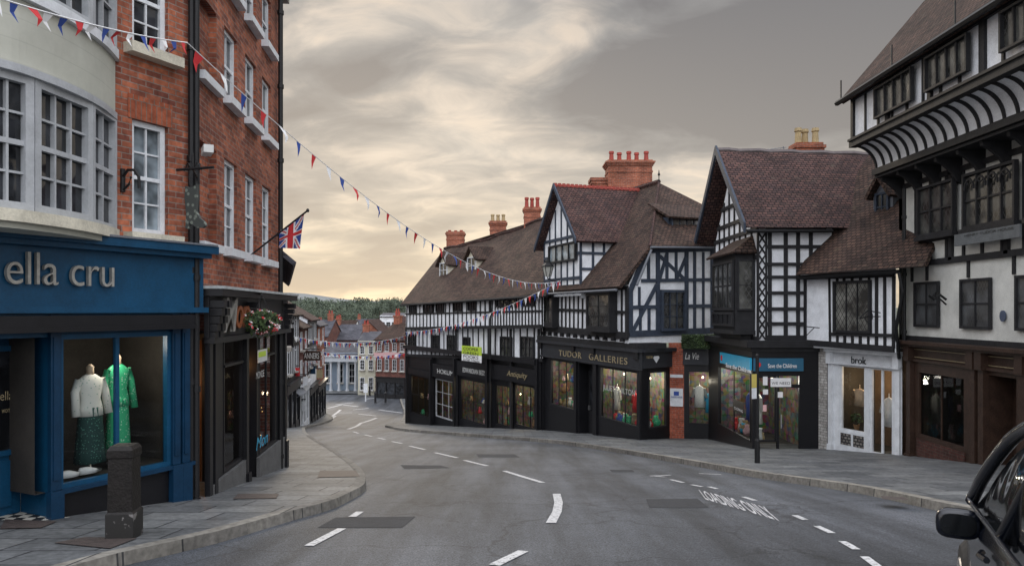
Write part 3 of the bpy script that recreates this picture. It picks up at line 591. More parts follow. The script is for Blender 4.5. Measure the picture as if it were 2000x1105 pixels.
# ================= generic house =================
def house(fc,name,label,z0,z1,dep,rise,wm,rm,ncol,rows,fm=gwhite,gable=False,ww=.8,shop=None,chim=1,group='houses along the street',over=.3,n=(2,3),gm=glass,cat='house'):
    H=thing(name,label,cat,fc.w(fc.L/2,z0+.3),group)
    b=M(); wall(fc,b,0,fc.L,z0,z1,[],body=dep)
    if gable: b.poly([fc.w(0,z1),fc.w(fc.L,z1),fc.w(fc.L/2,z1+rise)])
    else:
        for u in (0,fc.L): b.poly([fc.w(u,z1),fc.w(u,z1,-dep),fc.w(u,z1+rise,-dep/2)])
    mk('wall',b,wm,H); b=M(); v=over
    if gable:
        for e,s in ((-v,1),(fc.L+v,-1)): b.slab([fc.w(e,z1-v*rise/(fc.L/2)+.06,v),fc.w(fc.L/2,z1+rise+.06,v),fc.w(fc.L/2,z1+rise+.06,-dep),fc.w(e,z1-v*rise/(fc.L/2)+.06,-dep)],.1)
    else:
        for e,o in ((v,1),(-dep-v,-1)): b.slab([fc.w(-.1,z1-.15,e),fc.w(fc.L+.1,z1-.15,e),fc.w(fc.L+.1,z1+rise+.06,-dep/2),fc.w(-.1,z1+rise+.06,-dep/2)],.1)
    R_=mk('roof',b,rm,H)
    for i in range(chim):
        u=fc.L*(.12 if i==0 else .88); b=M(); fc.box(b,u-.35,u+.35,z1+rise-.8,z1+rise+.7,-dep/2-.3,-dep/2+.3); fc.box(b,u-.42,u+.42,z1+rise+.7,z1+rise+.85,-dep/2-.37,-dep/2+.37)
        for k in (-.17,.17): b.loft(fc.w(u+k,z1+rise+.85,-dep/2),[(0,.11,.11),(.4,.09,.09),(.45,.11,.11)],8,1)
        mk('chimney',b,[brick2,redpot],R_)
    for (a,c) in rows:
        for i in range(ncol):
            u=fc.L*(i+.5)/ncol; window(fc,H,(u-ww/2,u+ww/2,a,c),-.02,n[0],n[1],fm,gm,fw=.06,dp=.06,bw=.03,sill=stone)
    if shop:
        s0,s1,sm=shop; b=M(); fc.box(b,.1,fc.L-.1,s1-.5,s1,.02,.16); fc.box(b,.05,fc.L-.05,s1,s1+.08,.02,.3)
        for i in range(4): u=.1+(fc.L-.35)*i/3; fc.box(b,u,u+.15,s0,s1-.5,.02,.12)
        fc.box(b,.25,fc.L-.25,s0,s0+.6,.02,.08)
        S=mk('shopfront',b,sm,H)
        b=M(); b.poly([fc.w(.25,s0+.6,.04),fc.w(fc.L-.25,s0+.6,.04),fc.w(fc.L-.25,s1-.5,.04),fc.w(.25,s1-.5,.04)]); mk('window_pane',b,glass,S)
    return H
pts=[at(551,606,16.2),at(551.5,606,30)]
H=house(FC((pts[0].x,pts[0].y),(pts[1].x,pts[1].y)),'townhouse','dark brick townhouse set beyond the tall brick building',-6.5,1.2,6,2.6,darkbrick,slate,3,[(-.9,.4)],chim=0)
def rowC():
    rows=[((555,38),(583,43.5),-.1,'black and white timber house with shopfront',whitew,tiles,black),((583,43.5),(601,48.5),-.9,'narrow brick house with white shopfront',darkbrick,tiles,gwhite),((601,48.5),(618,54.5),-.5,'timber framed house with dark shopfront',whitew,tiles2,black),((618,54.5),(634,61),-1.0,'brick corner house with dark shopfront',brick,slate,black)]
    for (p,d),(q,e),zt,lab,wm,rm,sm in rows:
        a=at(p,606,d); c=at(q,606,e); f=FC((a.x,a.y),(c.x,c.y)); g=gz(e)
        H=house(f,'terraced_house',lab,g-.4,zt,6,1.7,wm,rm,2,[(zt-1.5,zt-.4),(zt-3.3,zt-2.1)],shop=(g,g+3.0,sm),chim=1)
        if wm is whitew:
            b=M()
            for z in (zt-.1,zt-1.8,zt-3.6): f.beam(b,0,z,f.L,z,.18,.0,.05)
            for i in range(9): u=f.L*i/8; f.beam(b,u,zt-3.6,u,zt-.1,.12,0,.04)
            mk('timber_frame',b,timber,H)
rowC()
def hsign(px0,px1,yt,yb,d,mt,label,txt=None,tcol=gold):
    a=at(px0,yt,d); c=at(px1,yb,d); T=thing('hanging_sign',label,'sign',at((px0+px1)/2,yb,d),'signs hanging over the street')
    b=M(); b.axbox(((a.x+c.x)/2,d,(a.z+c.z)/2),c.x-a.x,.05,a.z-c.z); mk('sign_board',b,mt,T)
    b=M(); b.tube([(a.x-.5,d,a.z+.12),(c.x,d,a.z+.12)],.03); 
    for x in (a.x+.15,c.x-.15): b.tube([(x,d,a.z),(x,d,a.z+.12)],.015)
    mk('bracket',b,iron,T)
    if txt: f=FC((a.x,d-.03),(c.x,d-.03)); text(txt,f,px0+2.5,yb-4,(yb-yt-8)/F*d,(c.x-a.x)*.86,.0,tcol,T,ext=.01)
hsign(587,626,685,704,46,brownt,'dark brown hanging sign with gold lettering','TANNERS',pale); hsign(592,601,735,752,44,gwhite,'small white hanging sign board'); hsign(606,616,715,730,50,blued,'small blue hanging sign board'); hsign(575,585,718,734,42,red,'small red hanging sign'); hsign(555,573,640,678,20,black,'black square hanging sign'); hsign(586,597,783,802,45,gwhite,'white square shop sign'); hsign(618,630,722,738,54,gold,'small gold hanging sign')
T=thing('awning','grey fabric shop awning over the far pavement','awning',at(578,775,42)); b=M(); a=at(566,757,42); 
b.slab([a,a+V(-.1,2,0),a+V(.5,2,-.45),a+V(.6,0,-.45)],.03); b.tube([a+V(.6,0,-.45),a+V(0,0,-.7)],.02); mk('awning_cloth',b,lead,T)
# far end
paleb=plain('pale_blue_render',(.2,.25,.31),.8,.2,1); colm=plain('weathered_column_paint',(.40,.42,.45),.7,.2,2)
f=ff(630,699,84); H=house(f,'portico_building','pale blue classical building with white columns',-9.6,-4.8,8,1.0,paleb,slate,3,[(-8.2,-6)],ww=.7,chim=0,cat='building')
for i in range(5):
    b=M(); u=.15+(f.L-.3)*i/4; b.loft(f.w(u,-9.1,.6),[(0,.24,.24),(.15,.24,.24),(.2,.15,.15),(3.1,.12,.12),(3.2,.18,.18),(3.35,.2,.2)],12); mk('column',b,colm,H)
b=M(); f.box(b,-.1,f.L+.1,-5.75,-5.2,-.1,.9); f.box(b,-.2,f.L+.2,-5.2,-5.05,-.1,1.05); mk('entablature',b,colm,H)
f=ff(699,733,80,80); house(f,'townhouse','cream three storey house with white windows',-9.6,-3.3,7,.9,creamw,slate,2,[(-4.7,-3.8),(-6.4,-5.3),(-8.6,-7.2)],ww=.5,chim=1)
f=ff(734,793,77,75.5); house(f,'townhouse','red brick house with white windows and tiled roof',-9.6,-2.9,7,1.5,darkbrick,tiles,4,[(-4.2,-3.3),(-6.2,-5.0)],ww=.5,shop=(-9.2,-6.9,black),chim=2,fm=greyp)
f=ff(566,640,95); house(f,'townhouse','distant brick building with slate roof',-9.6,-3.2,8,1.9,darkbrick,slate,5,[(-5,-3.9),(-7,-5.8)],chim=2)
f=ff(640,700,100); house(f,'townhouse','long brick building with pitched slate roof',-9.6,-3.8,8,1.8,darkbrick,slate,4,[(-5.4,-4.3)],chim=1)
f=ff(690,745,110); house(f,'townhouse','gabled orange brick building behind the street',-9.6,-3.4,10,2.0,brick2,tiles2,3,[(-5,-3.9)],gable=True,chim=0)
f=ff(742,786,130); house(f,'apartment_block','plain white rendered block',-9.6,-.9,8,.4,whitew,slate,4,[(-3.2,-2.)],chim=0,cat='building')
for i,(x0,x1,d,zt,wm,rm) in enumerate([(575,612,150,-4.8,darkbrick,tiles2),(610,648,140,-5.,brick2,slate),(650,690,160,-4.6,whitew,tiles),(690,730,175,-4.5,darkbrick,slate),(765,800,120,-3.4,darkbrick,tiles2)]):
    house(ff(x0,x1,d),'distant_house',['low brick house with tiled roof','orange brick house with slate roof','white house with brown tiled roof','dark brick house with slate roof','dark brick house with red tiled roof'][i],-10,zt,8,2.4,wm,rm,3,[(zt-1.6,zt-.6)],chim=1)
for px,py,d in ((733,789,72),(753,789,72),(722,775,79)):
    c=G(px,py,.12); b=M(); b.loft(c,[(0,.14,.14),(.1,.11,.11),(.85,.1,.1),(.9,.13,.13),(.98,.12,.12),(1.1,.03,.03)],8); mk('bollard',b,black,None,'round black iron bollard on the far pavement','bollard','bollards on the far pavement')
T=thing('sign_post','white sign post on the far pavement','sign',G(714,786,.12)); c=G(714,786,.12); b=M(); b.tube([c,c+V(0,0,1.6)],.06); b.axbox(c+V(0,0,1.3),.4,.06,.9); mk('post',b,gwhite,T)
# ================= ROW D =================
FD=FC((-7.07,50),(1.33,35))
D=thing('timber_framed_row','long timber framed row with brown tiled roof and shops','building',FD.w(FD.L/2,-7),'timber framed buildings')
def quad(b,fc,pts,o=0,m=0): b.poly([fc.W(px,py,o) for px,py in pts],m)
b=M(); J=.45
shops=[(802,843,735,812),(850,888,742,818),(899,948,742,825),(968,1000,752,832),(1004,1050,752,835)]
hs=[]
for s in shops: r=FD.R(*s); hs.append((r[0],r[1],r[2],r[3],.15))
wall(FD,b,0,FD.L,-8.6,-2.4,hs,o=0); mk('shopfront',b,black,D)
b=M(); quad(b,FD,[(795,693),(1060,703),(1060,637),(795,641)],.1); quad(b,FD,[(793,641),(1062,637),(1062,565),(793,585)],J)
p=[FD.W(793,y,J) for y in (641,585)]; b.poly([p[0],p[1],p[1]+V(4,3,0),p[0]+V(4,3,0)]); p=[FD.W(795,y,.1) for y in (693,641)]; b.poly([p[0],p[1],p[1]+V(4,3,0),p[0]+V(4,3,0)])
b.poly([FD.W(793,641,J),FD.W(1062,637,J),FD.W(1060,637,.05),FD.W(795,641,.05)]); mk('wall',b,whitew,D)
b=M(); p=[FD.w(0,-8.6),FD.w(0,-1.9)]; b.poly([p[0],p[1],p[1]+V(4,3,0),p[0]+V(4,3,0)]); FD.box(b,0,FD.L,-2.55,-2.3,0,.32); mk('cornice',b,black,D)
b=M()
FD.studs(b,795,958,(589,580),(641,639),22,.11,J); FD.studs(b,962,1060,(580,568),(639,637),17,.09,J)
FD.studs(b,797,1058,(641,637),(692,702),27,.1,.1)
for y0,y1,w,o in ((588,571,.2,J),(613,607,.1,J),(641,637,.2,J),(693,703,.2,.1)): FD.pb(b,793,y0,1061,y1,w,o,.06)
for x in (795,845,893,957,1000,1055): FD.pb(b,x,642,x,835,.2,.05,.1)
FD.pb(b,958,575,958,700,.2,J,.06)
mk('timber_frame',b,timber,D)
for x0,x1,yt,yb in ((800,812,592,612),(828,846,591,611),(852,868,590,610),(886,903,588,608),(915,931,586,607),(971,1010,578,600),(1020,1045,575,598)): win(FD,D,x0,x1,yt,yb,J+.02,3,1,fw=.06,bw=.05,gm=glass)
for x0,x1,yt,yb in ((800,813,652,683),(847,859,654,686),(875,888,654,688),(907,919,658,690),(979,1001,657,697),(1019,1045,657,699)): win(FD,D,x0,x1,yt,yb,.12,3,2,fw=.07,dp=.1,bw=.04)
for i,s in enumerate(shops):
    window(FD,D,hs[i],-.1,3 if i!=2 else 2,2 if i!=1 else 3,black if i!=1 else greyp,sglass,fw=.07,bw=.03,name='shop_window')
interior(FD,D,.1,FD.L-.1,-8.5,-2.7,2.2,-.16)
for i in (0,2,3,4): lamp(FD,D,(hs[i][0]+hs[i][1])/2,hs[i][3]-.5,-1,18,(1,.78,.5),coolbulb)
for x0,x1,yt,yb,t in ((800,843,722,733,None),(846,893,713,739,'HOKUM'),(896,956,708,737,'EDWARDIAN BEDS'),(962,1054,716,746,'Antiquity')):
    P_=plate(FD,D,x0,x1,yt,yb,.08,black,th=.1)
    if t:
        xa,xb=(x0+8,x1-8) if t!='Antiquity' else (990,1030)
        text(t,FD,xa,yb-(11 if t!='Antiquity' else 13),.26,FD.q(xb,606,.2)[0]-FD.q(xa,606,.2)[0],.19,pale if t!='Antiquity' else gold,D,shear=.25 if t=='Antiquity' else 0,ext=.01)
for x in (893,957,1055,846): 
    b=M(); FD.pb(b,x,700,x,838,.3,.02,.25); mk('pilaster',b,black,D)
S=thing('estate_agent_board','lime and white estate agent board fixed to timber wall','sign',FD.W(922,707,.9))
f2=FC(tuple(FD.W(902,606,1.0).xy),tuple(FD.W(942,606,1.0).xy)); b=M(); r=f2.R(903,941,676,706); f2.box(b,r[0],r[1],r[2]+(r[3]-r[2])*.45,r[3],0,.04,0); f2.box(b,r[0],r[1],r[2],r[2]+(r[3]-r[2])*.45-.003,0,.04,1); mk('sign_board',b,[lime,white],S)
for i,(t,y,mt) in enumerate((('COOPER',683,black),('GREEN',691,black),('POOKS',698,black),('01743 276666',705,black))): text(t,f2,905,y,.16,1.8 if i!=3 else 1.95,.042,mt,S,ext=.004,bold=.01)
b=M(); e0,e1=FD.W(783,593,.85),FD.W(1068,573,.85); r0,r1=FD.W(868,486,-4),FD.W(1070,424,-4)
n=10
for i in range(n):
    a,c=i/n,(i+1)/n; sg=lambda t:V(0,0,-.25*math.sin(t*math.pi)+.05*math.sin(t*23))
    b.slab([e0.lerp(e1,a)+sg(a)*.3,e0.lerp(e1,c)+sg(c)*.3,r0.lerp(r1,c)+sg(c),r0.lerp(r1,a)+sg(a)],.12)
bk=V(.873,.488,0)*8; b.slab([r0,r1,e1+bk,e0+bk],.1); RD=mk('roof',b,tiles,D)
b=M(); b.tube([r0.lerp(r1,i/20)+V(0,0,-.25*math.sin(i/20*math.pi)+.05*math.sin(i/20*23)+.02) for i in range(21)],.1,6); mk('ridge_tiles',b,tiles2,RD)
b=M(); b.tube([e0+V(0,0,-.1),e1+V(0,0,-.1)],.07,6); mk('gutter',b,iron,D)
b=M(); b.tube([FD.W(958,580,.6),FD.W(958,700,.25),FD.W(958,835,.3)],.05); mk('drainpipe',b,iron,D)
def dormer(fc,par,px0,px1,yt,ya,yb,o,dep,wm=timber,rm=tiles,nx=2,fm=gwhite,gm=glass,over=.25,ny=2):
    u0,u1,z0,z1=fc.R(px0,px1,ya,yb,o); z0,z1=min(z0,z1),max(z0,z1); za=fc.q((px0+px1)/2,yt,o)[1]; um=(u0+u1)/2; b=M(); w=fc.w
    b.poly([w(u0,z0,o),w(u1,z0,o),w(u1,z1,o),w(um,za,o),w(u0,z1,o)]); 
    for u in (u0,u1): b.poly([w(u,z0,o),w(u,z1,o),w(u,z1,o-dep),w(u,z0,o-dep)])
    Dm=mk('dormer',b,wm,par); b=M(); k=(za-z1)/(um-u0)
    for e in (u0-over,u1+over): b.slab([w(e,z1-over*k+.05,o+.25),w(um,za+.05,o+.25),w(um,za+.05,o-dep),w(e,z1-over*k+.05,o-dep)],.09)
    mk('dormer_roof',b,rm,Dm)
    window(fc,Dm,(u0+.1,u1-.1,z0+.12,z1),o+.01,nx,ny,fm,gm,fw=.06,bw=.03,name='dormer_window')
dormer(FD,RD,859,876,493,513,546,-1.4,3,wm=creams,nx=2); dormer(FD,RD,913,932,482,502,540,-1.5,3,wm=creams,nx=2)
chimney(54,RD,869,909,452,500,3,redpot,brick2,poth=.12); chimney(48.5,RD,954,991,431,470,3,buffpot,brick2,poth=.45); chimney(44,RD,1021,1058,404,470,3,redpot,brick2,poth=.6)
# ================= E : gallery building =================
FE=FC((1.45,35),(4.245,27)); FE2=FC((4.245,27),(7.72,28.5))
E=thing('timber_framed_building','gabled black and white timber framed gallery building with steep tiled roofs','building',FE.w(FE.L,-4.8),'timber framed buildings')
dirn=V(-.33,.944,0)
b=M(); b.poly([FE.w(-.3,-1.2),FE.w(FE.L,-1.2),FE.w(FE.L,.95),FE.w(-.3,.95)])
C=FE2.q(1262,490); b.poly([FE2.w(0,-1.2),FE2.w(FE2.L,-1.2),FE2.w(FE2.L,2.42),FE2.w(C[0],2.3),FE2.w(0,.95)])
b.poly([FE2.w(FE2.L,-1.2),FE2.w(FE2.L,2.42),FE2.w(FE2.L,2.42,-8),FE2.w(FE2.L,-1.2,-8)])
mk('wall',b,whitew,E)
b=M()
FE.studs(b,1056,1226,(570,562),(640,655),21,.11,0,.04)
for y0,y1,w in ((572,562,.16),(603,610,.12),(640,656,.3)): FE.pb(b,1056,y0,1228,y1,w,0,.07)
FE.pb(b,1227,562,1227,660,.25,0,.08)
mk('timber_frame',b,timber,E)
b=M()
for x0,y0,x1,y1,w in ((1229,652,1395,645,.3),(1262,490,1394,486,.2),(1231,566,1262,490,.2),(1231,600,1392,597,.16),(1252,548,1392,546,.16)): FE2.pb(b,x0,y0,x1,y1,w,0,.06)
for x in (1231,1284,1340,1391): FE2.pb(b,x,490 if x>1231 else 565,x,650,.2,0,.055)
for x,a,c in ((1250,600,650),(1267,600,650),(1266,492,548),(1302,492,548),(1320,492,548),(1356,492,650),(1373,492,650),(1248,560,600)): FE2.pb(b,x,a,x,c,.13,0,.04)
for q in ((1236,645,1282,556),(1284,556,1302,495),(1340,500,1320,546),(1288,500,1336,545)): FE2.pb(b,*q,.15,0,.05)
mk('timber_frame',b,timberb,E)
win(FE2,E,1289,1338,566,646,.06,3,3,fm=timberb,dp=.12,fw=.1)
for x0,x1,yt,yb,nx,ny in ((1054,1082,574,634,3,2),(1148,1194,572,642,2,3)):
    r=FE.R(x0,x1,yt,yb,.25); b=M(); FE.box(b,*r,0,.25); FE.box(b,r[0]-.05,r[1]+.05,r[2]-.12,r[2],0,.36); FE.box(b,r[0]-.05,r[1]+.05,r[3],r[3]+.1,0,.4); mk('oriel',b,timber,E)
    window(FE,E,r,.255,nx,ny,timber,leaded,dp=.08,fw=.1)
zE=.86; A0=FE.w(-.5,zE,.45); A1=FE.w(FE.L+.1,zE,.45); Cw=FE2.w(C[0]-.1,2.32,.4); Dp=at(1287,357,32); Ex=Dp+dirn*9; C2=FE2.w(FE2.L+.2,2.45,.4)
b=M(); b.slab([A0,A1,Cw,Dp,Ex],.12)
def rp(px,py,p0,p1,p2):
    n=(p1-p0).cross(p2-p0); r=ray(px,py); return r*(p0.dot(n)/r.dot(n))
Hh=rp(1384,405,Cw,C2,Dp)
b.slab([Cw,C2,Hh,Dp],.12); b.slab([Dp,Hh,C2,C2+dirn*10,Ex],.1)
RE=mk('roof',b,tiles,E)
b=M(); b.tube([Dp+V(0,0,.05),Ex+V(0,0,.05)],.1); b.tube([Cw,Dp],.06); mk('ridge_tiles',b,tiles2,RE)
b=M(); b.tube([Dp,Dp+V(0,0,.45)],.02); b.loft(Dp,[(.3,.03,.03),(.36,.06,.06),(.42,.03,.03),(.55,.01,.01)],8); mk('finial',b,iron,RE)
b=M(); b.tube([FE.w(.0,zE-.12,.5),FE.w(FE.L,zE-.12,.5)],.05); b.tube([FE2.w(C[0]-.1,2.28,.42),FE2.w(FE2.L+.2,2.38,.42)],.045); b.tube([FE2.w(C[0]-.05,2.2,.42),FE2.w(.05,.9,.45)],.045); mk('gutter',b,lead,E)
ul=FE.q(1064,606,.25)[0]; ur=FE.q(1134,606,.25)[0]; ua=(ul+ur)/2; zt_=3.1; za=5.3
b=M(); w=FE.w
b.poly([w(ul,.6,.25),w(ur,.6,.25),w(ur,zt_,.25),w(ua,za,.25),w(ul,zt_,.25)])
for u in (ul,ur): b.poly([w(u,.5,.25),w(u,zt_,.25),w(u,zt_,-3.),w(u,.5,-3.)])
mk('gable_wall',b,whitew,E)
b=M()
for z in (zt_,2.35,1.35,.95): FE.beam(b,ul,z,ur,z,.12,.25,.31)
for i in range(7):
    u=ul+(ur-ul)*i/6; FE.beam(b,u,.7,u,zt_+max(0,(1-abs(u-ua)/(ur-ua)))*(za-zt_)*.9,.09,.25,.29)
ck=FC(tuple(w(ur,0,.25).xy),tuple(w(ur,0,-2.6).xy)); ck.n=FE.t
for u in (0,.55,1.05,1.5): ck.beam(b,u,.9,u,zt_,.1,0,.04)
for z in (3.05,2.35,1.7): ck.beam(b,0,z,2.6,z,.1,0,.05)
mk('timber_frame',b,timberb,E)
win(FE,E,1074,1127,476,512,.3,4,1,dp=.1,fw=.08,gm=curtain)
b=M(); k=(za-zt_)/(ua-ul)
for e in (ul-.35,ur+.35): b.slab([w(e,zt_-.35*k+.1,.6),w(ua,za+.1,.6),w(ua,za+.1,-4.2),w(e,zt_-.35*k+.1,-4.2)],.1)
RG=mk('roof',b,tiles2,E)
b=M()
for e in (ul-.35,ur+.35):
    p,q=w(e,zt_-.35*k-.02,.6),w(ua,za-.02,.6); n_=FE.n*.06; b.box([p,q,q+n_,p+n_,p+V(0,0,.22),q+V(0,0,.22),q+n_+V(0,0,.22),p+n_+V(0,0,.22)])
mk('bargeboard',b,timberb,RG)
b=M(); i=0
while i<4.6: c=w(ua,za+.12,.55-i); b.axbox(c,.12,.12,.16,0,rot=.3); i+=.2
b.tube([w(ua,za+.1,.6),w(ua,za+.1,-4)],.07); mk('ridge_cresting',b,redpot,RG)
chimney(36.5,RE,1181,1281,312,385,5,redpot,brick2,steps=4,dep=1.2,poth=.5); chimney(36.8,RE,1154,1188,347,385,0,redpot,brick2,steps=2,dep=1.)
FH=FC(tuple(FE2.w(C[0]+.25,0,-.9).xy),tuple(FE2.w(FE2.L-.3,0,-.9).xy))
r=FH.R(1310,1370,426,472); b=M(); FH.box(b,r[0]-.1,r[1]+.1,r[2]-.1,r[3]+.02,-1.6,0); DH=mk('dormer',b,timberb,RE)
window(FH,DH,r,.01,4,2,timberb,leaded,fw=.06,name='dormer_window'); b=M(); a0,a1=r[0]-.25,r[1]+.2
b.slab([FH.w(a0,r[3]+.0,.25),FH.w(a1,r[3]+.0,.25),FH.w(a1,r[3]+.7,-1.2),FH.w(a0,r[3]+.7,-1.2)],.08); mk('dormer_roof',b,tiles,DH)
# shopfront E
SE=FC(tuple(at(1058,606,35).xy),tuple(at(1252,606,26.6).xy)); SE2=FC(tuple(at(1252,606,26.6).xy),tuple(at(1308,606,27.6).xy))
hE=[SE.R(1076,1122,708,815),SE.R(1131,1157,722,850),SE.R(1172,1248,722,845)]
hE=[(hE[0][0],hE[0][1],-4.3,-2.2,.12),(hE[1][0],hE[1][1],-5.3,-2.2,.5),(hE[2][0],hE[2][1],-4.25,-2.2,.12)]
b=M(); wall(SE,b,0,SE.L,-6.3,-1.45,hE); mk('shopfront',b,black,E)
hE2=SE2.R(1266,1302,722,838); hE2=(hE2[0],hE2[1],-4.3,-2.2,.12)
b=M(); wall(SE2,b,0,SE2.L,-6,-1.45,[hE2]); mk('shopfront',b,black,E)
dg=plain('charcoal_fascia',(.028,.03,.035),.5,.2,4,spec=.3)
b=M(); SE.box(b,0,SE.L+.1,-2.08,-1.5,0,.12); SE2.box(b,0,SE2.L,-2.08,-1.5,0,.12); SE.box(b,-.1,SE.L+.2,-1.5,-1.38,-.2,.25); SE2.box(b,-.1,SE2.L+.1,-1.5,-1.38,-.2,.25); SE.box(b,0,SE.L+.1,-2.14,-2.08,0,.17); mk('fascia',b,dg,E)
b=M(); SE.box(b,-.1,SE.L+.1,-1.38,-1.18,-1,.2); mk('jetty_beam',b,timber,E)
window(SE,E,hE[0],-.05,3,1,timber,sglass,fw=.07,bw=.04,name='shop_window'); window(SE,E,hE[2],-.05,3,1,timber,sglass,fw=.07,bw=.04,name='shop_window'); window(SE2,E,hE2,-.05,1,1,timber,sglass,fw=.07,name='shop_window')
b=M(); h=hE[1]; SE.box(b,h[0],h[1],h[2],h[3],-.5,-.45); dE=mk('door',b,timber,E); b=M(); SE.box(b,h[0]+.15,h[1]-.15,-4.2,-2.5,-.45,-.44); mk('window_pane',b,glass,dE); b=M(); SE.box(b,h[0]+.08,h[0]+.12,-4.2,-4.0,-.44,-.38); mk('handle',b,metal,dE)
room(E,[SE.w(.1,0,-.14),SE.w(SE.L-.1,0,-.14),SE2.w(SE2.L-.05,0,-.16),SE.w(.1,0,-2.2)],(2,3),-5.4,-1.6)
for u,oo in ((hE[0][0]+.8,-.9),(hE[0][1]-.4,-.9),(hE[2][0]+.5,-.8),(hE[2][1]-1.,-.6)): lamp(SE,E,u,-2.5,oo,24,(1,.9,.7),coolbulb)
lamp(SE2,E,.9,-2.5,-.35,8,(1,.85,.6),coolbulb)
text('TUDOR   GALLERIES',SE,1092,694,.25,SE.q(1224,606)[0]-SE.q(1092,606)[0],.125,gold,E,ext=.015,sp=1.15); text('JULIET CHILTON',SE,1178,760,.2,SE.q(1240,606)[0]-SE.q(1178,606)[0],.03,pale,E,ext=.004)
text('TUDOR',SE2,1262,700,.09,.35,.125,gold,E)
b=M(); c=SE2.W(1282,700,.14); b.poly([c+SE2.t*x+UP*z for x,z in ((-.14,.09),(.14,.09),(.17,.02),(0,-.16),(-.17,.02))]); mk('alarm_box',b,gwhite,E)
for px in (1062,1126,1165,1250):
    b=M(); u=SE.q(px,606)[0]; SE.box(b,u-.1,u+.1,-6.3,-1.5,0,.08); SE.box(b,u-.12,u+.12,-1.75,-1.5,.08,.2); mk('pilaster',b,black,E)
for i in range(12):
    b=M(); FE.box(b,FE.L*(i+.5)/12-.06,FE.L*(i+.5)/12+.06,-1.15,-.98,-.1,.16); mk('corbel',b,timber,E)
LT=thing('wall_lantern','black Victorian style lantern on bracket at timber wall','street lamp',FE.W(1072,548,.7)); c=FE.W(1070,540,.8)
b=M(); b.loft(c,[(0,.13,.13),(.42,.24,.24)],6,1,cap=True); mk('lamp_glass',b,[iron,plain('milky_glass',(.4,.4,.36),.3,.1,5,0)],LT)
b=M(); b.loft(c,[(.42,.28,.28),(.46,.28,.28),(.6,.12,.12),(.68,.12,.12),(.72,.04,.04),(.82,.02,.02)],6); b.tube([c,c+V(0,0,-.1),FE.W(1095,552,.0)],.03); 
for i in range(6): a=i*math.pi/3; b.tube([c+V(.13*math.cos(a),.13*math.sin(a),0),c+V(.24*math.cos(a),.24*math.sin(a),.42)],.015,4)
mk('lamp_frame',b,iron,LT)
# ============ small shop unit ============
FL=FC(tuple(at(1306,606,27.65).xy),tuple(at(1402,606,27.1).xy))
LV=thing('small_shop','small brick and dark shopfront under a clipped hedge','shop',FL.w(FL.L/2,-4.8))
r=FL.R(1343,1398,722,830); hL=(r[0],r[1],-4.2,-2.2,.12)
b=M(); ub=FL.q(1336,606)[0]; wall(FL,b,ub,FL.L,-6,-1.2,[hL]); mk('shopfront',b,black,LV); b=M(); wall(FL,b,0,ub,-6,-1.2,[],o=.02); mk('wall',b,bricky('bright_red_brick',(.42,.11,.06),(.28,.07,.04),(.24,.18,.15),.225,.075,.006),LV)
window(FL,LV,hL,-.05,1,1,black,sglass,fw=.06,name='shop_window'); interior(FL,LV,ub,FL.L,-5,-1.5,1.4,-.15); lamp(FL,LV,hL[1]-.5,-2.5,-.6,18,(1,.88,.7),coolbulb)
plate(FL,LV,1334,1400,680,712,.02,dg,th=.08); text('La Vie',FL,1338,701,.24,.5,.11,pale,LV,shear=.3)
plate(FL,LV,1309,1334,758,793,.03,gwhite,'notice_board'); text('RHODES HOUSE',FL,1311,776,.06,.4,.065,navy,LV); plate(FL,LV,1309,1334,731,737,.03,gwhite,'name_plate')
plate(FL,LV,1316,1326,764,772,.061,navy,'crest_plate',th=.004)
b=M(); uA,uB=FL.q(1332,606,.3)[0],FL.q(1403,606,.3)[0]; 
for i in range(3600):
    p=FL.w(random.uniform(uA,uB),random.uniform(-1.35,-.88),random.uniform(.1,.5)); b.leaves(p,.02,1,.035,(0,0,1))
FL.box(b,uA,uB,-1.4,-.95,.05,.42,1); mk('hedge',b,[leaf,leaf2],None,'clipped green hedge trough above the shop fascia','hedge')
# ================= F : charity shop =================
FF=FC((7.4,27),(7.4,22.3)); FS=FC((7.4,22.3),(9.6,22.3))
Fb=thing('timber_framed_building','jettied black and white timber framed building with gable facing the street','building',V(8,24,-4.3),'timber framed buildings')
zj=-.95
b=M(); w=FF.w; um=FF.L*.47
b.poly([w(0,zj),w(FF.L,zj),w(FF.L,2.45),w(um,5.1),w(0,2.45)]); mk('gable_wall',b,whitew,Fb)
b=M(); b.poly([FS.w(0,zj),FS.w(FS.L,zj),FS.w(FS.L,2.45),FS.w(0,2.45)]); b.poly([V(7.4,22.3,zj),V(7.4,27,zj),V(9.6,27,zj),V(9.6,22.3,zj)]); b.poly([V(7.4,27,zj),V(11,27,zj),V(11,27,2.4),V(7.4,27,2.4)]); mk('wall',b,whitew,Fb)
b=M()
for x in (1503,1534,1558,1583): FS.pb(b,x,450,x,664,.13,0,.05)
for y in (448,482,516,541,572,603,632,660): FS.pb(b,1497,y,1612,y,.12 if y not in(448,660) else .2,0,.06)
mk('timber_frame',b,timber,Fb)
b=M()
for x in (1480,1496): FS.pb(b,x,446,x,664,.06,0,.05)
ys_=[455,497,539,581,623,663]
for a,c in zip(ys_[:-1],ys_[1:]):
    m_=(a+c)/2
    for q in ((1481,a,1495,m_),(1495,m_,1481,c),(1495,a,1481,m_),(1481,m_,1495,c)): FS.pb(b,q[0],q[1],q[2],q[3],.05,0,.04)
mk('carved_post',b,timber,Fb)
b=M()
for i in range(9):
    u=FF.L*i/8; h=2.45+(2.6*(1-abs(u-um)/(um if u<um else FF.L-um))); FF.beam(b,u,zj,u,max(2.5,h-.1),.09,0,.04)
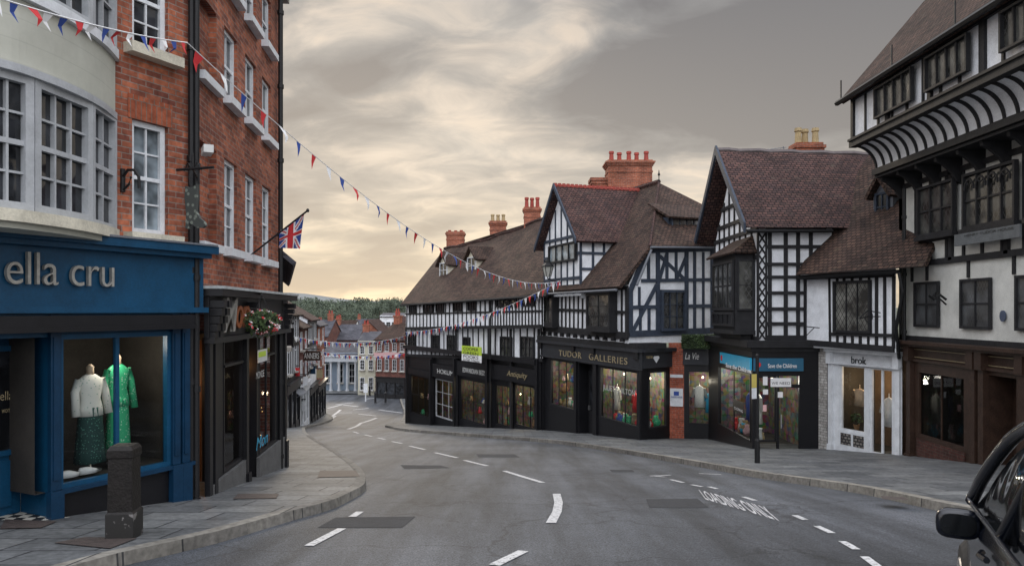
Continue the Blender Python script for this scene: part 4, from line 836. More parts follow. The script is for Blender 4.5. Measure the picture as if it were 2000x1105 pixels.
for z in (2.45,2.9,3.5,1.6,-.85): FF.beam(b,max(0,(z-2.45)*.85),z,FF.L-max(0,(z-2.45)*.95),z,.12,0,.06)
mk('timber_frame',b,timber,Fb)
b=M(); gx=6.95; rid=5.35; zl=2.45
R0,R1=V(gx,25.1,rid),V(12.6,25.1,rid-.15)
b.slab([V(gx,22.05,zl),V(9.6,22.05,zl),V(12.6,22.05,zl-.1),R1,R0],.12); b.slab([R0,R1,V(12.6,28,2.5),V(gx,28,2.5)],.12); RF=mk('roof',b,tiles2,Fb)
b=M(); b.tube([R0.lerp(R1,i/16)+V(0,0,.05+.02*math.sin(i*2.1)) for i in range(17)],.1); mk('ridge_tiles',b,plain('grey_ridge',(.12,.1,.1),.8,.3,5),RF)
b=M()
for y in (22.0,28.05):
    p,q=V(gx-.02,y,zl-.14),V(gx-.02,25.1,rid-.08); n_=V(-.07,0,0); z_=V(0,0,.3); b.box([p,q,q+n_,p+n_,p+z_,q+z_,q+n_+z_,p+n_+z_])
mk('bargeboard',b,timberb,RF); b=M(); b.tube([V(gx,22.0,zl-.1),V(9.5,22.0,zl-.1)],.06); mk('gutter',b,iron,Fb)
chimney(25.8,RF,1552,1611,278,330,3,buffpot,brick2,dep=.7,poth=.55)
b=M(); p=at(1530,312,25.2); b.tube([p,p+V(0,0,.45)],.012,4); b.tube([p+V(-.6,0,.33),p+V(.1,0,.42)],.01,4)
for i in range(6): q=p+V(-.6+.12*i,0,.33+.015*i); b.tube([q+V(0,-.12,-.06),q+V(0,.12,.06)],.006,4)
mk('tv_aerial',b,lead,RF)
oy0,oy1=25.1,22.6; ox=6.8
BF=FC((ox,oy0),(ox,oy1)); BS=FC((ox,oy1),(7.4,oy1)); zc0,zc1=-.62,1.75
b=M(); b.axbox(((ox+7.4)/2,(oy0+oy1)/2,(zc0+zc1)/2),.6,oy0-oy1,zc1-zc0); b.axbox(((ox+7.4)/2-.04,(oy0+oy1)/2,zc0-.05),.7,oy0-oy1+.1,.12); b.axbox(((ox+7.4)/2+.1,(oy0+oy1)/2,zc0-.2),.4,oy0-oy1-.3,.25)
OB=mk('oriel',b,timber,Fb)
window(BF,OB,(.1,BF.L-.1,.0,1.55),.01,4,2,timber,leaded,fw=.08,dp=.06,bw=.06); window(BF,OB,(.1,BF.L-.1,-.5,-.05),.01,4,1,timber,black,fw=.08); window(BS,OB,(.05,.55,.0,1.55),.01,1,2,timber,leaded,fw=.05,dp=.05)
b=M(); b.slab([V(ox-.2,oy1-.2,1.75),V(7.4,oy1-.2,1.75),V(7.4,oy1+.2,2.3)],.06); b.slab([V(ox-.2,oy1-.2,1.75),V(7.4,oy1+.2,2.3),V(7.4,oy0-.2,2.3),V(ox-.2,oy0+.2,1.75)],.06); mk('oriel_roof',b,tiles,OB)
b=M(); SF=FC((7.15,27),(7.15,22.1)); SS=FC((7.15,22.1),(9.45,22.1))
b.axbox((8.3,24.5,-1.0),2.7,5.1,.2); b.axbox((8.35,24.5,-1.16),2.5,4.9,.14); mk('jetty_beam',b,timber,Fb)
hF=(SF.q(1403,606)[0],SF.L-.12,-3.95,-1.9,.1); hS=(.12,1.45,-4.35,-1.95,.1)
b=M(); wall(SF,b,0,SF.L,-5.6,-1.2,[hF]); wall(SS,b,0,SS.L,-5,-1.2,[hS]); mk('shopfront',b,black,Fb)
window(SF,Fb,hF,-.05,2,1,black,sglass,fw=.05,name='shop_window'); window(SS,Fb,(.12,.72,-3.9,-1.95),-.05,1,1,black,sglass,fw=.05,name='shop_window')
b=M(); SS.box(b,.74,.8,-4.35,-1.95,-.08,.0); SS.box(b,1.4,1.45,-4.35,-1.95,-.08,0); SS.box(b,.8,1.4,-2.3,-2.2,-.08,0); SS.box(b,.8,1.4,-4.35,-4.2,-.08,0); dF=mk('door',b,black,Fb); b=M(); b.poly([SS.w(.8,-4.2,-.04),SS.w(1.4,-4.2,-.04),SS.w(1.4,-2.3,-.04),SS.w(.8,-2.3,-.04)]); mk('window_pane',b,sglass,dF); b=M(); SS.box(b,.84,.87,-3.5,-3.1,-.02,.04); mk('handle',b,metal,dF)
room(Fb,[(7.27,22.24),(9.3,22.24),(9.3,26.9),(7.27,26.9)],(1,2),-4.4,-1.5)
lamp(SS,Fb,.9,-2.1,-.9,18,(1,.95,.85),coolbulb); lamp(SS,Fb,.7,-2.1,-2.8,20,(1,.95,.85),coolbulb); lamp(SS,Fb,.7,-2.1,-4.2,12,(1,.95,.85),coolbulb)
b=M(); SF.box(b,SF.q(1410,606)[0],SF.L,-1.78,-1.42,.01,.07); P_=mk('sign_board',b,cyan,Fb); b=M(); SS.box(b,.02,1.5,-1.8,-1.42,.01,.07); mk('sign_board',b,tealsign,Fb)
text('Save the Children',SF,1418,716,.13,SF.L-SF.q(1418,606)[0]-.15,.08,white,Fb); text('Save the Children',SS,1500,718,.12,.85,.08,white,Fb)
b=M(); b.loft(SS.w(.17,-1.61,.075),[(-.004,.07,.07),(.004,.07,.07)],16,0,(SS.t,UP,SS.n)); mk('sign_emblem',b,red,Fb); b=M(); b.loft(SF.w(SF.q(1413.5,606)[0],-1.6,.075),[(-.004,.1,.1),(.004,.1,.1)],16,0,(SF.t,UP,SF.n)); mk('sign_emblem',b,red,Fb)
for x0,x1,yt,yb,mt,t in ((1432,1453,782,806,black,'CLOSING'),(1490,1500,760,770,white,None),(1505,1545,738,755,white,'WE NEED'),(1490,1499,735,752,white,None),(1519,1529,765,776,white,None),(1490,1497,790,803,pink,None)):
    f_,o_=(SS,.03) if x0>1480 else (SF,.03); plate(f_,Fb,x0,x1,yt,yb,o_,mt,'window_poster',th=.005)
    if t: u0_=f_.q(x0+2,606,o_)[0]; u1_=f_.q(x1-2,606,o_)[0]; text(t,f_,x0+2,(yt+yb)/2+4,.08,u1_-u0_,o_+.006,white if mt is black else black,Fb,ext=.003)
# ================= white shop =================
FK=FC((9.53,22.3),(10.5,19.9))
K_=thing('white_shop_building','small timber framed house with white shopfront and sweeping tiled roof','building',FK.w(FK.L/2,-4.1),'timber framed buildings')
ku0=FK.q(1570,606,.7)[0]; ku1=FK.q(1750,606,.7)[0]
b=M(); b.poly([FK.w(ku0,-1.1,.7),FK.w(ku1,-1.1,.7),FK.w(ku1,1.15,.7),FK.w(ku0,1.1,.7)]); b.poly([FK.w(ku0,-1.1,.7),FK.w(ku0,-1.1,-.5),FK.w(ku0,1.1,-.5),FK.w(ku0,1.1,.7)]); b.poly([FK.w(ku0,-1.1,.7),FK.w(ku1,-1.1,.7),FK.w(ku1,-1.1,0),FK.w(ku0,-1.1,0)]); mk('wall',b,whitew,K_)
b=M()
FK.studs(b,1622,1746,(545,540),(672,680),9,.08,.7,.03)
for q in ((1572,542,1748,536,.16),(1622,652,1748,655,.1),(1572,668,1748,682,.18)): FK.pb(b,*q[:4],q[4],.7,.06)
FK.pb(b,1574,540,1574,675,.1,.7,.05); mk('timber_frame',b,timber,K_)
win(FK,K_,1630,1703,548,650,.72,3,1,dp=.08,fw=.07,gm=pane('old_leaded_glass',(.1,.1,.09),.2,.14,lc=(.03,.03,.03)))
hx=[FK.q(x,606,.35)[0] for x in (1640,1690,1698,1745)]
hK1=(hx[0],hx[1],-3.45,-1.55,.1); hK2=(hx[2],hx[3],-3.95,-1.55,.1)
b=M(); wall(FK,b,FK.q(1621,606,.35)[0],FK.q(1762,606,.35)[0],-4.6,-1.12,[hK1,hK2],o=.35); mk('shopfront',b,gwhite,K_)
u0_,u1_=FK.q(1621,606,.35)[0],FK.q(1762,606,.35)[0]
b=M(); FK.box(b,u0_-.05,u1_+.03,-1.2,-1.1,.3,.55); FK.box(b,u0_,u1_,-1.55,-1.5,.35,.43)
for u in (u0_+.07,u1_-.09): FK.box(b,u-.07,u+.07,-4.4,-1.5,.35,.43); FK.box(b,u-.09,u+.09,-4.4,-3.9,.35,.46); FK.box(b,u-.09,u+.09,-1.55,-1.2,.35,.5)
mk('pilaster',b,gwhite,K_)
window(FK,K_,hK1,.26,1,1,gwhite,sglass,fw=.06,name='shop_window'); window(FK,K_,hK2,.26,2,1,gwhite,sglass,fw=.07,bw=.07,name='door')
b=M()
for u in (hK1[0],(hK1[0]+hK1[1])/2): FK.box(b,u+.04,u+.5*(hK1[1]-hK1[0])-.05,-3.85,-3.52,.35,.36)
mk('stone_panel',b,bricky('patterned_riser',(.3,.28,.25),(.12,.1,.09),(.04,.04,.04),.12,.09,.02),K_)
interior(FK,K_,u0_+.05,u1_-.05,-4.,-1.3,1.6,.24,back=plain('warm_back_wall',(.16,.11,.075),.8,.5,2,0)); lamp(FK,K_,hK1[0]+.35,-1.9,-.5,16,(1,.72,.42)); lamp(FK,K_,hK2[0]+.3,-1.9,-.5,12,(1,.8,.6))
text('brok',FK,1663,709,.2,FK.q(1692,606,.36)[0]-FK.q(1663,606,.36)[0],.36,black,K_)
b=M(); wall(FK,b,ku0+.02,u0_,-5,-1.12,[],o=.45); b.poly([FK.w(ku0+.02,-5,.45),FK.w(ku0+.02,-1.1,.45),FK.w(ku0+.02,-1.1,-.5),FK.w(ku0+.02,-5,-.5)]); mk('brick_pier',b,whitebrick,K_)
b=M(); e0,e1=FK.W(1560,537,1.02),FK.W(1756,524,1.02); r0=FK.W(1700,306,-3.); r1=r0+FK.t*4
b.slab([e0,e1,e1+FK.t*.8,r1,r0],.12); RK=mk('roof',b,tiles,K_)
b=M(); b.tube([e0+V(0,0,-.08),e1+V(0,0,-.08)],.06); b.tube([e1+V(0,0,-.1),e1+V(.1,0,-.6),FK.W(1750,640,.8),FK.W(1756,700,.5)],.045); mk('gutter',b,iron,K_)
FKd=FC(tuple(FK.W(1706,606,-.75).xy),tuple(FK.W(1742,606,-.75).xy)); dormer(FKd,RK,1706,1744,342,376,440,0,2.2,wm=lead,nx=2,fm=timberb,over=.12)
b=M(); b.tube([FK.W(1560,636,.75),FK.W(1600,640,1.5)],.015); b.tube([FK.W(1575,655,.75),FK.W(1590,640,1.3)],.012); mk('sign_bracket',b,iron,K_)
b=M(); c=FK.W(1722,618,.8)
for s in (0,1): b.tube([c+FK.n*.05+V(0,0,.1*s),c+FK.n*.5+V(0,0,.16*s),c+FK.n*.8+V(0,0,-.05)],.015)
b.tube([c+FK.n*(.45+.13*math.cos(t*.7))+V(0,0,.16*math.sin(t*.7)) for t in range(10)],.012); mk('scroll_bracket',b,iron,K_)
# ================= G =================
X=10.5; FG=FC((X,20.0),(X,9)); FJ=FC((9.24,20.1),(9.24,8.5)); XM=9.84; FM=FC((XM,20.05),(XM,9))
Gb=thing('timber_framed_mansion','tall jettied timber framed building with coved jetty and leaded windows','building',V(11,16,-3.7),'timber framed buildings')
b=M(); wall(FG,b,0,FG.L,-.8,3.62,[],body=5); mk('wall',b,greyw,Gb); b=M(); wall(FJ,b,0,FJ.L,4.5,5.8,[],body=4); mk('upper_wall',b,whitew,Gb)
nc=10; cv=[]
for i in range(nc+1):
    t=i/nc*math.pi/2; cv.append((XM-(XM-9.24)*(1-math.cos(t)),3.8+.64*math.sin(t)))
b=M()
for (xa,za_),(xb,zb_) in zip(cv[:-1],cv[1:]): b.poly([(xa,20.05,za_),(xa,9,za_),(xb,9,zb_),(xb,20.05,zb_)])
b.poly([V(x,20.05,z) for x,z in cv]+[V(X,20.05,4.45),V(X,20.05,3.6),V(XM,20.05,3.6)]); mk('cove',b,whitew,Gb)
y=20.0
while y>9:
    b=M()
    k=[V(x,y-.03,z) for x,z in cv]+[V(x-.04,y-.03,z-.04) for x,z in cv[::-1]]; k2=[p+V(0,.06,0) for p in k]; n=len(k)
    b.v=k+k2
    h_=len(cv)
    for j in range(h_-1):
        a_=[j,j+1,n-2-j,n-1-j]; b.f+= [a_,[q+n for q in a_][::-1],[n-1-j,n-2-j,2*n-2-j,2*n-1-j],[j,j+n,j+1+n,j+1]]
    b.m=[0]*len(b.f)
    mk('cove_rib',b,timber,Gb); y-=.4
b=M(); FM.box(b,-.05,FM.L,3.64,3.8,-.1,.1); FM.box(b,-.05,FM.L,3.56,3.62,-.66,.03); FJ.box(b,-.05,FJ.L,4.40,4.56,-.1,.1); FJ.box(b,-.05,FJ.L,4.56,4.62,-.1,.14)
mk('jetty_beam',b,timber,Gb)
for i in range(13):
    b=M(); y=19.9-i*.85
    pr=[(X,2.95),(X-.12,3.0),(X-.22,3.2),(X-.45,3.4),(X-.6,3.47),(X-.62,3.56),(X,3.56)]
    k=[V(x,y-.05,z) for x,z in pr]; k2=[V(x,y+.05,z) for x,z in pr]; n=len(pr); b.v=k+k2; b.f=[list(range(n)),list(range(2*n-1,n-1,-1))]+[[j,(j+1)%n,n+(j+1)%n,n+j] for j in range(n)]; b.m=[0]*len(b.f); mk('corbel',b,timber,Gb)
b=M()
for z,w in ((1.2,.14),(3.3,.12),(-.72,.12)): FG.beam(b,0,z,FG.L,z,w,0,.07)
for i in range(17):
    u=i*.68+.05; FG.beam(b,u,1.2,u,3.3,.08,0,.04)
for u in (.06,2.3,4.3): FG.beam(b,u,1.2,u,3.3,.14,0,.07)
FG.beam(b,.06,-.8,.06,3.3,.14,0,.07)
for u in (.55,1.25,2.95,4.5): FG.beam(b,u,.75,u,1.2,.08,0,.04)
FG.beam(b,0,1.75,FG.L,1.75,.07,0,.05)
mk('timber_frame',b,timber,Gb)
b=M()
for i in range(18): u=i*.68+.05; FJ.beam(b,u,4.6,u,5.8,.07,0,.04)
for i in range(7): u=i*1.85+.05; FJ.beam(b,u,4.5,u,5.8,.13,0,.07)
FJ.beam(b,0,5.72,FJ.L,5.72,.14,0,.08); mk('timber_frame',b,timber,Gb)
b=M(); b.poly([(9.24,20.1,4.45),(13,20.1,4.45),(13,20.1,5.8),(9.24,20.1,5.8)]); mk('end_wall',b,whitew,Gb)
def gwin(f,x0,x1,z0,z1,nx,ny,mt=leaded,o=.05,fw=.08,dp=.1):
    r=(f.q(x0,606,o)[0],f.q(x1,606,o)[0],z0,z1); return window(f,Gb,r,o,nx,ny,timber,mt,fw=fw,dp=dp,bw=.045)
for x0,x1 in ((1713,1786),(1812,1896),(1960,2060)): gwin(FJ,x0,x1,4.78,5.55,4,1,o=.08,fw=.05)
for x0,x1,n in ((1797,1868,3),(1886,1990,4),(2012,2080,3)):
    gwin(FG,x0,x1,1.85,3.1,n,2,o=.1,fw=.06)
    r=(FG.q(x0,606,.1)[0],FG.q(x1,606,.1)[0]); b=M(); FG.box(b,r[0]-.05,r[1]+.05,1.75,1.85,0,.24); mk('sill',b,timber,Gb)
b=M(); r=(FG.q(1886,606,.1)[0]+.08,FG.q(1990,606,.1)[0]-.08)
for i in range(4):
    ww_=(r[1]-r[0])/4; c=r[0]+ww_*(i+.5)
    pts=[FG.w(c+ww_*.42*math.cos(t*math.pi/8),2.72+.22*math.sin(t*math.pi/8),.2) for t in range(9)]; b.tube(pts,.022,5); b.tube([FG.w(c+.09*math.cos(t*math.pi/4),2.9+.07*math.sin(t*math.pi/4),.2) for t in range(9)],.016,5)
mk('window_tracery',b,timber,Gb)
for x0,x1 in ((1788,1836),(1878,1938),(1986,2050)): gwin(FG,x0,x1,-.42,.72,2,2,pane('shuttered_pane%d'%x0,(.05,.055,.06),.3,.1),fw=.06,dp=.06,o=.02)
SG=plate(FG,Gb,1868,1996,448,472,.22,plain('weathered_board',(.12,.13,.135),.8,.3,5),'name_board',th=.05)
text('HENRY TUDOR HOUSE',FG,1884,463,.055,FG.q(1980,606,.28)[0]-FG.q(1884,606,.28)[0],.275,black,Gb,ext=.003)
b=M(); b.slab([V(8.95,20.3,5.72),V(8.95,8,5.72),V(13.6,8,11.2),V(13.6,20.3,11.2)],.14); b.slab([V(13.6,20.3,11.2),V(13.6,8,11.2),V(18,8,6),V(18,20.3,6)],.14); RGG=mk('roof',b,tiles,Gb)
b=M(); b.poly([(9.0,20.15,5.7),(18,20.15,5.7),(13.6,20.15,11.1)]); mk('gable_wall',b,whitew,Gb)
b=M(); b.tube([V(8.9,20.35,5.66),V(8.9,8,5.66)],.07); mk('gutter',b,iron,Gb)
b=M()
for y in (20.2,17.5,15): b.tube([V(8.95,y,5.7),V(8.95,y,6.25)],.02)
mk('iron_spikes',b,iron,Gb)
hG1=(FG.q(1792,606,.15)[0],FG.q(1886,606,.15)[0],-3.2,-1.5,.1); hG2=(FG.q(1930,606,.15)[0],FG.q(1985,606,.15)[0],-3.9,-1.4,.6)
b=M(); wall(FG,b,0,FG.L,-4.8,-.8,[hG1,hG2],o=.15); mk('shopfront',b,brownt,Gb)
b=M(); FG.box(b,-.05,FG.L,-.86,-.78,0,.42); FG.box(b,0,FG.L,-.92,-.86,.1,.34); FG.box(b,0,FG.L,-1.3,-1.24,.15,.22)
mk('fascia',b,brownt,Gb)
b=M(); FG.box(b,0,FG.L,-1.0,-.985,.15,.165); FG.box(b,0,FG.L,-1.2,-1.185,.15,.165); mk('gilt_line',b,gold,Gb)
for px in (1778,1903,1920,2000):
    b=M(); u=FG.q(px,606,.2)[0]; FG.box(b,u-.09,u+.09,-4.5,-1.3,.15,.26); FG.box(b,u-.12,u+.12,-4.5,-3.7,.15,.31); FG.box(b,u-.12,u+.12,-1.3,-.92,.15,.33); mk('pilaster',b,brownt,Gb)
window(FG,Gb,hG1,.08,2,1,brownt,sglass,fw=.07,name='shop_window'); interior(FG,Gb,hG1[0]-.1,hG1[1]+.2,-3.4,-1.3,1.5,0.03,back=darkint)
b=M(); FG.box(b,hG1[0],hG1[1],-4.2,-3.25,.155,.18); mk('brick_riser',b,bricky('dark_riser_brick',(.09,.035,.028),(.05,.024,.02),(.07,.06,.05),.225,.075,.007),Gb)
b=M(); FG.box(b,hG2[0],hG2[1],-3.9,-1.4,-.46,-.4); dG=mk('door',b,brownt,Gb); b=M(); FG.box(b,hG2[0]+.15,hG2[1]-.15,-2.8,-1.6,-.4,-.39); mk('window_pane',b,glass,dG); b=M(); FG.box(b,hG2[0]+.07,hG2[0]+.1,-2.9,-2.7,-.4,-.34); mk('handle',b,gold,dG)
b=M(); c=FG.W(1848,585,.1); b.tube([c,c+V(-.15,0,.12),c+V(-.3,0,.0),c+V(-.42,0,.1)],.03); b.tube([c+V(0,0,-.12),c+V(-.15,0,.02)],.02); b.leaves(c+V(-.25,0,.08),.12,20,.05,(0,)); mk('dragon_bracket',b,iron,Gb)
b=M(); b.loft(FG.w(FG.q(1960,606,.03)[0],-.12,.05),[(-.02,.09,.12),(.01,.09,.12)],18,0,(FG.t,UP,FG.n)); mk('plaque',b,plain('blue_plaque',(.06,.08,.13),.4,.1,5,0),Gb)
pipe(FG,Gb,1766,.2,-.9,3.2,.05)
plate(FG,Gb,1776,1781,490,512,.05,gwhite,'alarm_box',th=.12)
PP=thing('parking_sign_pole','black pole with small yellow and white plate on the pavement','sign',G(1479,914,.12)); c=G(1479,914,.12)
b=M(); b.loft(c,[(0,.06,.06),(.5,.06,.06),(.55,.04,.04),(2.42,.04,.04),(2.46,.01,.01)],10); mk('pole',b,iron,PP)
b=M(); b.axbox(c+V(-.08,-.05,1.85),.15,.02,.3,0,rot=.5); b.axbox(c+V(-.08,-.05,1.57),.15,.02,.24,1,rot=.5); mk('sign_plate',b,[yellow,gwhite],PP)
# ================= goods =================
def goods(fc,u0,u1,z,o0,o1,n,lab,cat,group,zs=0):
    for i in range(n):
        u=random.uniform(u0,u1); o=random.uniform(o0,o1); c=fc.w(u,z+(random.choice((0,.55,1.1)) if zs else 0),o); b=M(); k=random.random()
        mt=random.choice([red,pink,creamc,cyan,greenc,wood,buffpot,pale,gold,navy])
        s=random.uniform(.7,1.4)
        b.loft(c,[(0,.06*s,.06*s),(.04*s,.1*s,.1*s),(.14*s,.12*s*(.6+k*.6),.12*s*(.6+k*.6)),(.24*s,.05*s,.05*s),(.3*s,.07*s,.07*s)],10)
        mk('vase' ,b,mt,None,lab,cat,group,smooth=True)
goods(SE,hE[2][0]+.2,hE[2][1]-.2,-4.3,-.5,-.2,16,'small coloured pottery vase in a gallery window','vase','vases in shop windows'); goods(SE,hE[0][0]+.2,hE[0][1]-.2,-4.25,-.5,-.2,16,'small coloured pottery vase in a gallery window','vase','vases in shop windows',1)
goods(SE2,.3,1.1,-4.3,-.3,-.2,6,'small coloured pottery vase in a gallery window','vase','vases in shop windows',1); goods(SF,hF[0]+.3,hF[1]-.3,-3.95,-.5,-.25,14,'small donated ornament in the charity shop window','ornament','ornaments in charity window')
for i in (0,2,3,4): goods(FD,hs[i][0]+.3,hs[i][1]-.3,hs[i][2]-.05,-.6,-.25,6,'small ornament in a shop window of the row','ornament','ornaments in the row',1)
def garment(fc,u,z,o,h,mt,lab):
    c=fc.w(u,z,o); b=M(); ax=(fc.t,fc.n,UP); b.loft(c,[(0,.2,.1),(h*.5,.17,.09),(h*.85,.2,.09),(h*.95,.12,.06),(h,.04,.04)],14,0,ax)
    for s in (-1,1): b.tube([c+fc.t*s*.17+UP*h*.88,c+fc.t*s*.27+UP*h*.45],[.06,.05],8)
    b.tube([c+UP*h,c+UP*(h+.12)],.01,4); mk('garment',b,mt,None,lab,'clothing','garments in shop windows',smooth=True)
garment(FL,hL[0]+.4,-3.6,-.35,.8,creamc,'cream knitted top hanging in shop window'); garment(FL,hL[0]+.8,-3.8,-.4,.75,cyan,'pale blue top hanging in shop window')
garment(SF,hF[1]-.8,-3.5,-.5,.9,creamc,'cream shirt in charity shop window'); garment(SF,hF[1]-2.,-3.6,-.6,.9,navy,'navy jacket in charity shop window'); garment(SE2,.6,-3.9,-.35,.8,red,'red jacket in gallery side window'); garment(FK,hK1[0]+.3,-2.75,-.1,.5,skin,'peach top hanging in white shop window'); garment(FK,hK2[0]+.25,-3.2,-.1,.8,white,'white dress in white shop window'); garment(SE,hE[2][0]+.5,-3.9,-.5,.9,creamc,'cream blouse in gallery window'); garment(SE,hE[2][1]-.9,-3.8,-.4,.7,red,'red blouse in gallery window')
T=thing('potted_plant','potted plant on the white shop window sill','plant',FK.w(hK1[0]+.35,-3.45,.1)); c=FK.w(hK1[0]+.35,-3.4,.08); b=M(); b.loft(c,[(0,.06,.06),(.14,.09,.09)],10); mk('pot',b,wood,T); b=M(); b.leaves(c+V(0,0,.3),.17,90,.05,(0,1)); mk('leaves',b,[leaf,leaf2],T)
# ================= bunting =================
def bunting(S,E_,sag,n,lab,sz=.2):
    T=thing('bunting',lab,'bunting',S,'bunting strings across the street'); pt=lambda t:S.lerp(E_,t)+V(0,0,-4*sag*t*(1-t))
    b=M(); b.tube([pt(i/40) for i in range(41)],.008,4); mk('string',b,white,T)
    for i in range(n):
        t=(i+.5)/n; p=pt(t); d=(pt(min(1,t+.01))-pt(max(0,t-.01))).normalized()*sz*.5; q=random.uniform(-.5,.5)
        d=d*random.uniform(.6,1); b=M(); tip=(p+V(random.uniform(-.06,.06),random.uniform(-.06,.06),-sz*1.25)); md=(p+tip)/2+V(q,q,0)*.08
        b.poly([p-d,p+d,md+d*.5,md-d*.5]); b.poly([md-d*.5,md+d*.5,tip]); mk('pennant',b,(red,white,navy)[i%3],T)
S1=FA.W(-70,-25,1.5); S2=FA.W(366,84,.25); bunting(S1,S2,.06,16,'red white and blue bunting along the brick facade',.14)
E2=at(1095,548,30.4); bunting(S2,E2,1.12,46,'long red white and blue bunting across the street',.2)
bunting(E2,at(792,648,48),.5,48,'bunting from lantern bracket to end of timber row',.26)
bunting(at(566,655,38),at(793,655,49.5),.45,34,'bunting across the lower street',.24); bunting(at(618,684,55),at(800,688,52),.35,26,'bunting across the far street',.26); bunting(at(575,706,42),at(640,690,60),.3,22,'bunting along far facades',.25)
T=thing('pink_banner','pale pink cloth banner strung across the far street','banner',at(755,698,56)); b=M(); 
for i in range(8): 
    a=at(730+6.3*i,688+math.sin(i)*.6,56); c=at(730+6.3*(i+1),688+math.sin(i+1)*.6,56); b.poly([a,c,c-V(0,0,.38),a-V(0,0,.38)])
mk('banner_cloth',b,pink,T)
# ================= car =================
hd_=math.radians(27); f_=V(math.sin(hd_),math.cos(hd_),0); r_=V(f_.y,-f_.x,0)
org=V(2.69,4.35,0)+r_*.875-f_*1.12
car=thing('parked_car','dark blue parked car with black wing mirror by the kerb','car',V(org.x,org.y,gz(org.y)))
def cp(x,y,z):
    p=org+r_*x+f_*y; return V(p.x,p.y,gz(p.y)+z)
st=[(-2.1,.70,.45,.62),(-2.0,.82,.3,.85),(-1.5,.88,.25,.95),(-.8,.9,.22,.96),(0,.91,.22,.95),(.7,.9,.22,.93),(1.1,.89,.24,.9),(1.6,.87,.25,.82),(1.9,.8,.28,.72),(2.07,.62,.35,.58)]
b=M(); rows_=[]
for y,w,zl_,zh in st:
    prof=[(-w*.9,zl_),(-w,zl_+.12),(-w*1.01,(zl_+zh)/2),(-w*.985,zh-.1),(-w*.9,zh),(-w*.5,zh+.04),(0,zh+.055),(w*.5,zh+.04),(w*.9,zh),(w*.985,zh-.1),(w*1.01,(zl_+zh)/2),(w,zl_+.12),(w*.9,zl_)]
    rows_.append([cp(x,y,z) for x,z in prof])
k=len(rows_[0])
for R_ in rows_: b.v+=R_
for i in range(len(rows_)-1):
    for j in range(k-1): b.f.append([i*k+j,i*k+j+1,(i+1)*k+j+1,(i+1)*k+j]); b.m.append(0)
b.f.append(list(range(k))); b.m.append(0); e=(len(rows_)-1)*k; b.f.append(list(range(e,e+k))); b.m.append(0)
def sub(o,l=2):
    md=o.modifiers.new('s','SUBSURF'); md.levels=l; md.render_levels=l
bd=mk('body',b,carp,car,smooth=True); sub(bd)
gs=[(-2.0,.7,.92,.62),(-1.55,.72,1.28,.62),(-1.0,.73,1.45,.64),(-.3,.74,1.49,.66),(.3,.74,1.45,.66),(.75,.76,1.22,.68),(1.12,.8,.92,.74)]
b=M()
for y,w,zh,wt in gs:
    for x,z in ((-.87,.87),(-.83,.87+(zh-.87)*.5),(-wt*1.06,zh-.05),(-wt*.6,zh+.01),(0,zh+.03),(wt*.6,zh+.01),(wt*1.06,zh-.05),(.83,.87+(zh-.87)*.5),(.87,.87)): b.v.append(cp(x,y,z))
for i in range(len(gs)-1):
    for j in range(8): b.f.append([i*9+j,i*9+j+1,(i+1)*9+j+1,(i+1)*9+j]); b.m.append(0 if j in(0,1,6,7) or i in (0,4,5) else 1)
gh=mk('windows',b,[pane('car_glass',(.006,.007,.008),.06,spec=.35),carp],car,smooth=True); sub(gh,2)
cv_=lambda q: [Vector([pchip([(k,q[k][a]) for k in range(len(q))])(t/4) for a in range(3)]) for t in range(4*(len(q)-1)+1)]
b=M()
for s in (-1,1):
    q=[cp(s*.87,1.14,.9),cp(s*.83,.78,1.11),cp(s*.735,.35,1.35),cp(s*.69,-.2,1.43),cp(s*.68,-1.,1.4),cp(s*.68,-1.6,1.22)]; b.tube(cv_(q),.034,10)
    b.tube(cv_([cp(s*.89,1.1,.91),cp(s*.9,-.3,.94),cp(s*.885,-1.8,.945)]),.014,6); b.tube([cp(s*.69,-.35,1.41),cp(s*.885,-.3,.93)],.03,6)
mk('pillar',b,carp,car,smooth=True)
for s in (-1,1):
    b=M(); c=cp(s*.975,.66,.84); ax=(r_,UP,-f_); b.loft(c,[(-.08,.02,.02),(-.065,.06,.05),(-.02,.1,.075),(.03,.105,.08),(.045,.095,.07)],20,0,ax,sq=.6); b.tube([cp(s*.86,.72,.84),cp(s*.94,.68,.84)],.03); mm=mk('wing_mirror',b,carp,car,smooth=True)
    b=M(); b.loft(c,[(.046,.085,.06),(.048,.08,.057)],20,0,ax,sq=.6); mk('mirror_glass',b,MATS['car_glass'],mm)
    for y in (1.35,-1.3):
        b=M(); c=cp(s*.8,y,.31); b.loft(c,[(-.11,.25,.25),(-.1,.31,.31),(.08,.31,.31),(.11,.27,.27)],24,0,(f_,UP,r_*s)); wh=mk('wheel',b,rubber,car); b=M(); b.loft(c,[(.112,.2,.2),(.12,.19,.19),(.1,.05,.05)],16,0,(f_,UP,r_*s)); mk('rim',b,metal,wh)
    b=M(); b.loft(cp(s*.64,1.9,.6),[(-.05,.14,.06),(.04,.13,.05),(.07,.05,.03)],12,0,(r_,UP,f_)); mk('headlight',b,gwhite,car)
    for y in (0.1,-.9):
        b=M(); b.tube([cp(s*.915,y,.8),cp(s*.935,y-.08,.8),cp(s*.915,y-.18,.8)],.015); mk('door_handle',b,carp,car)
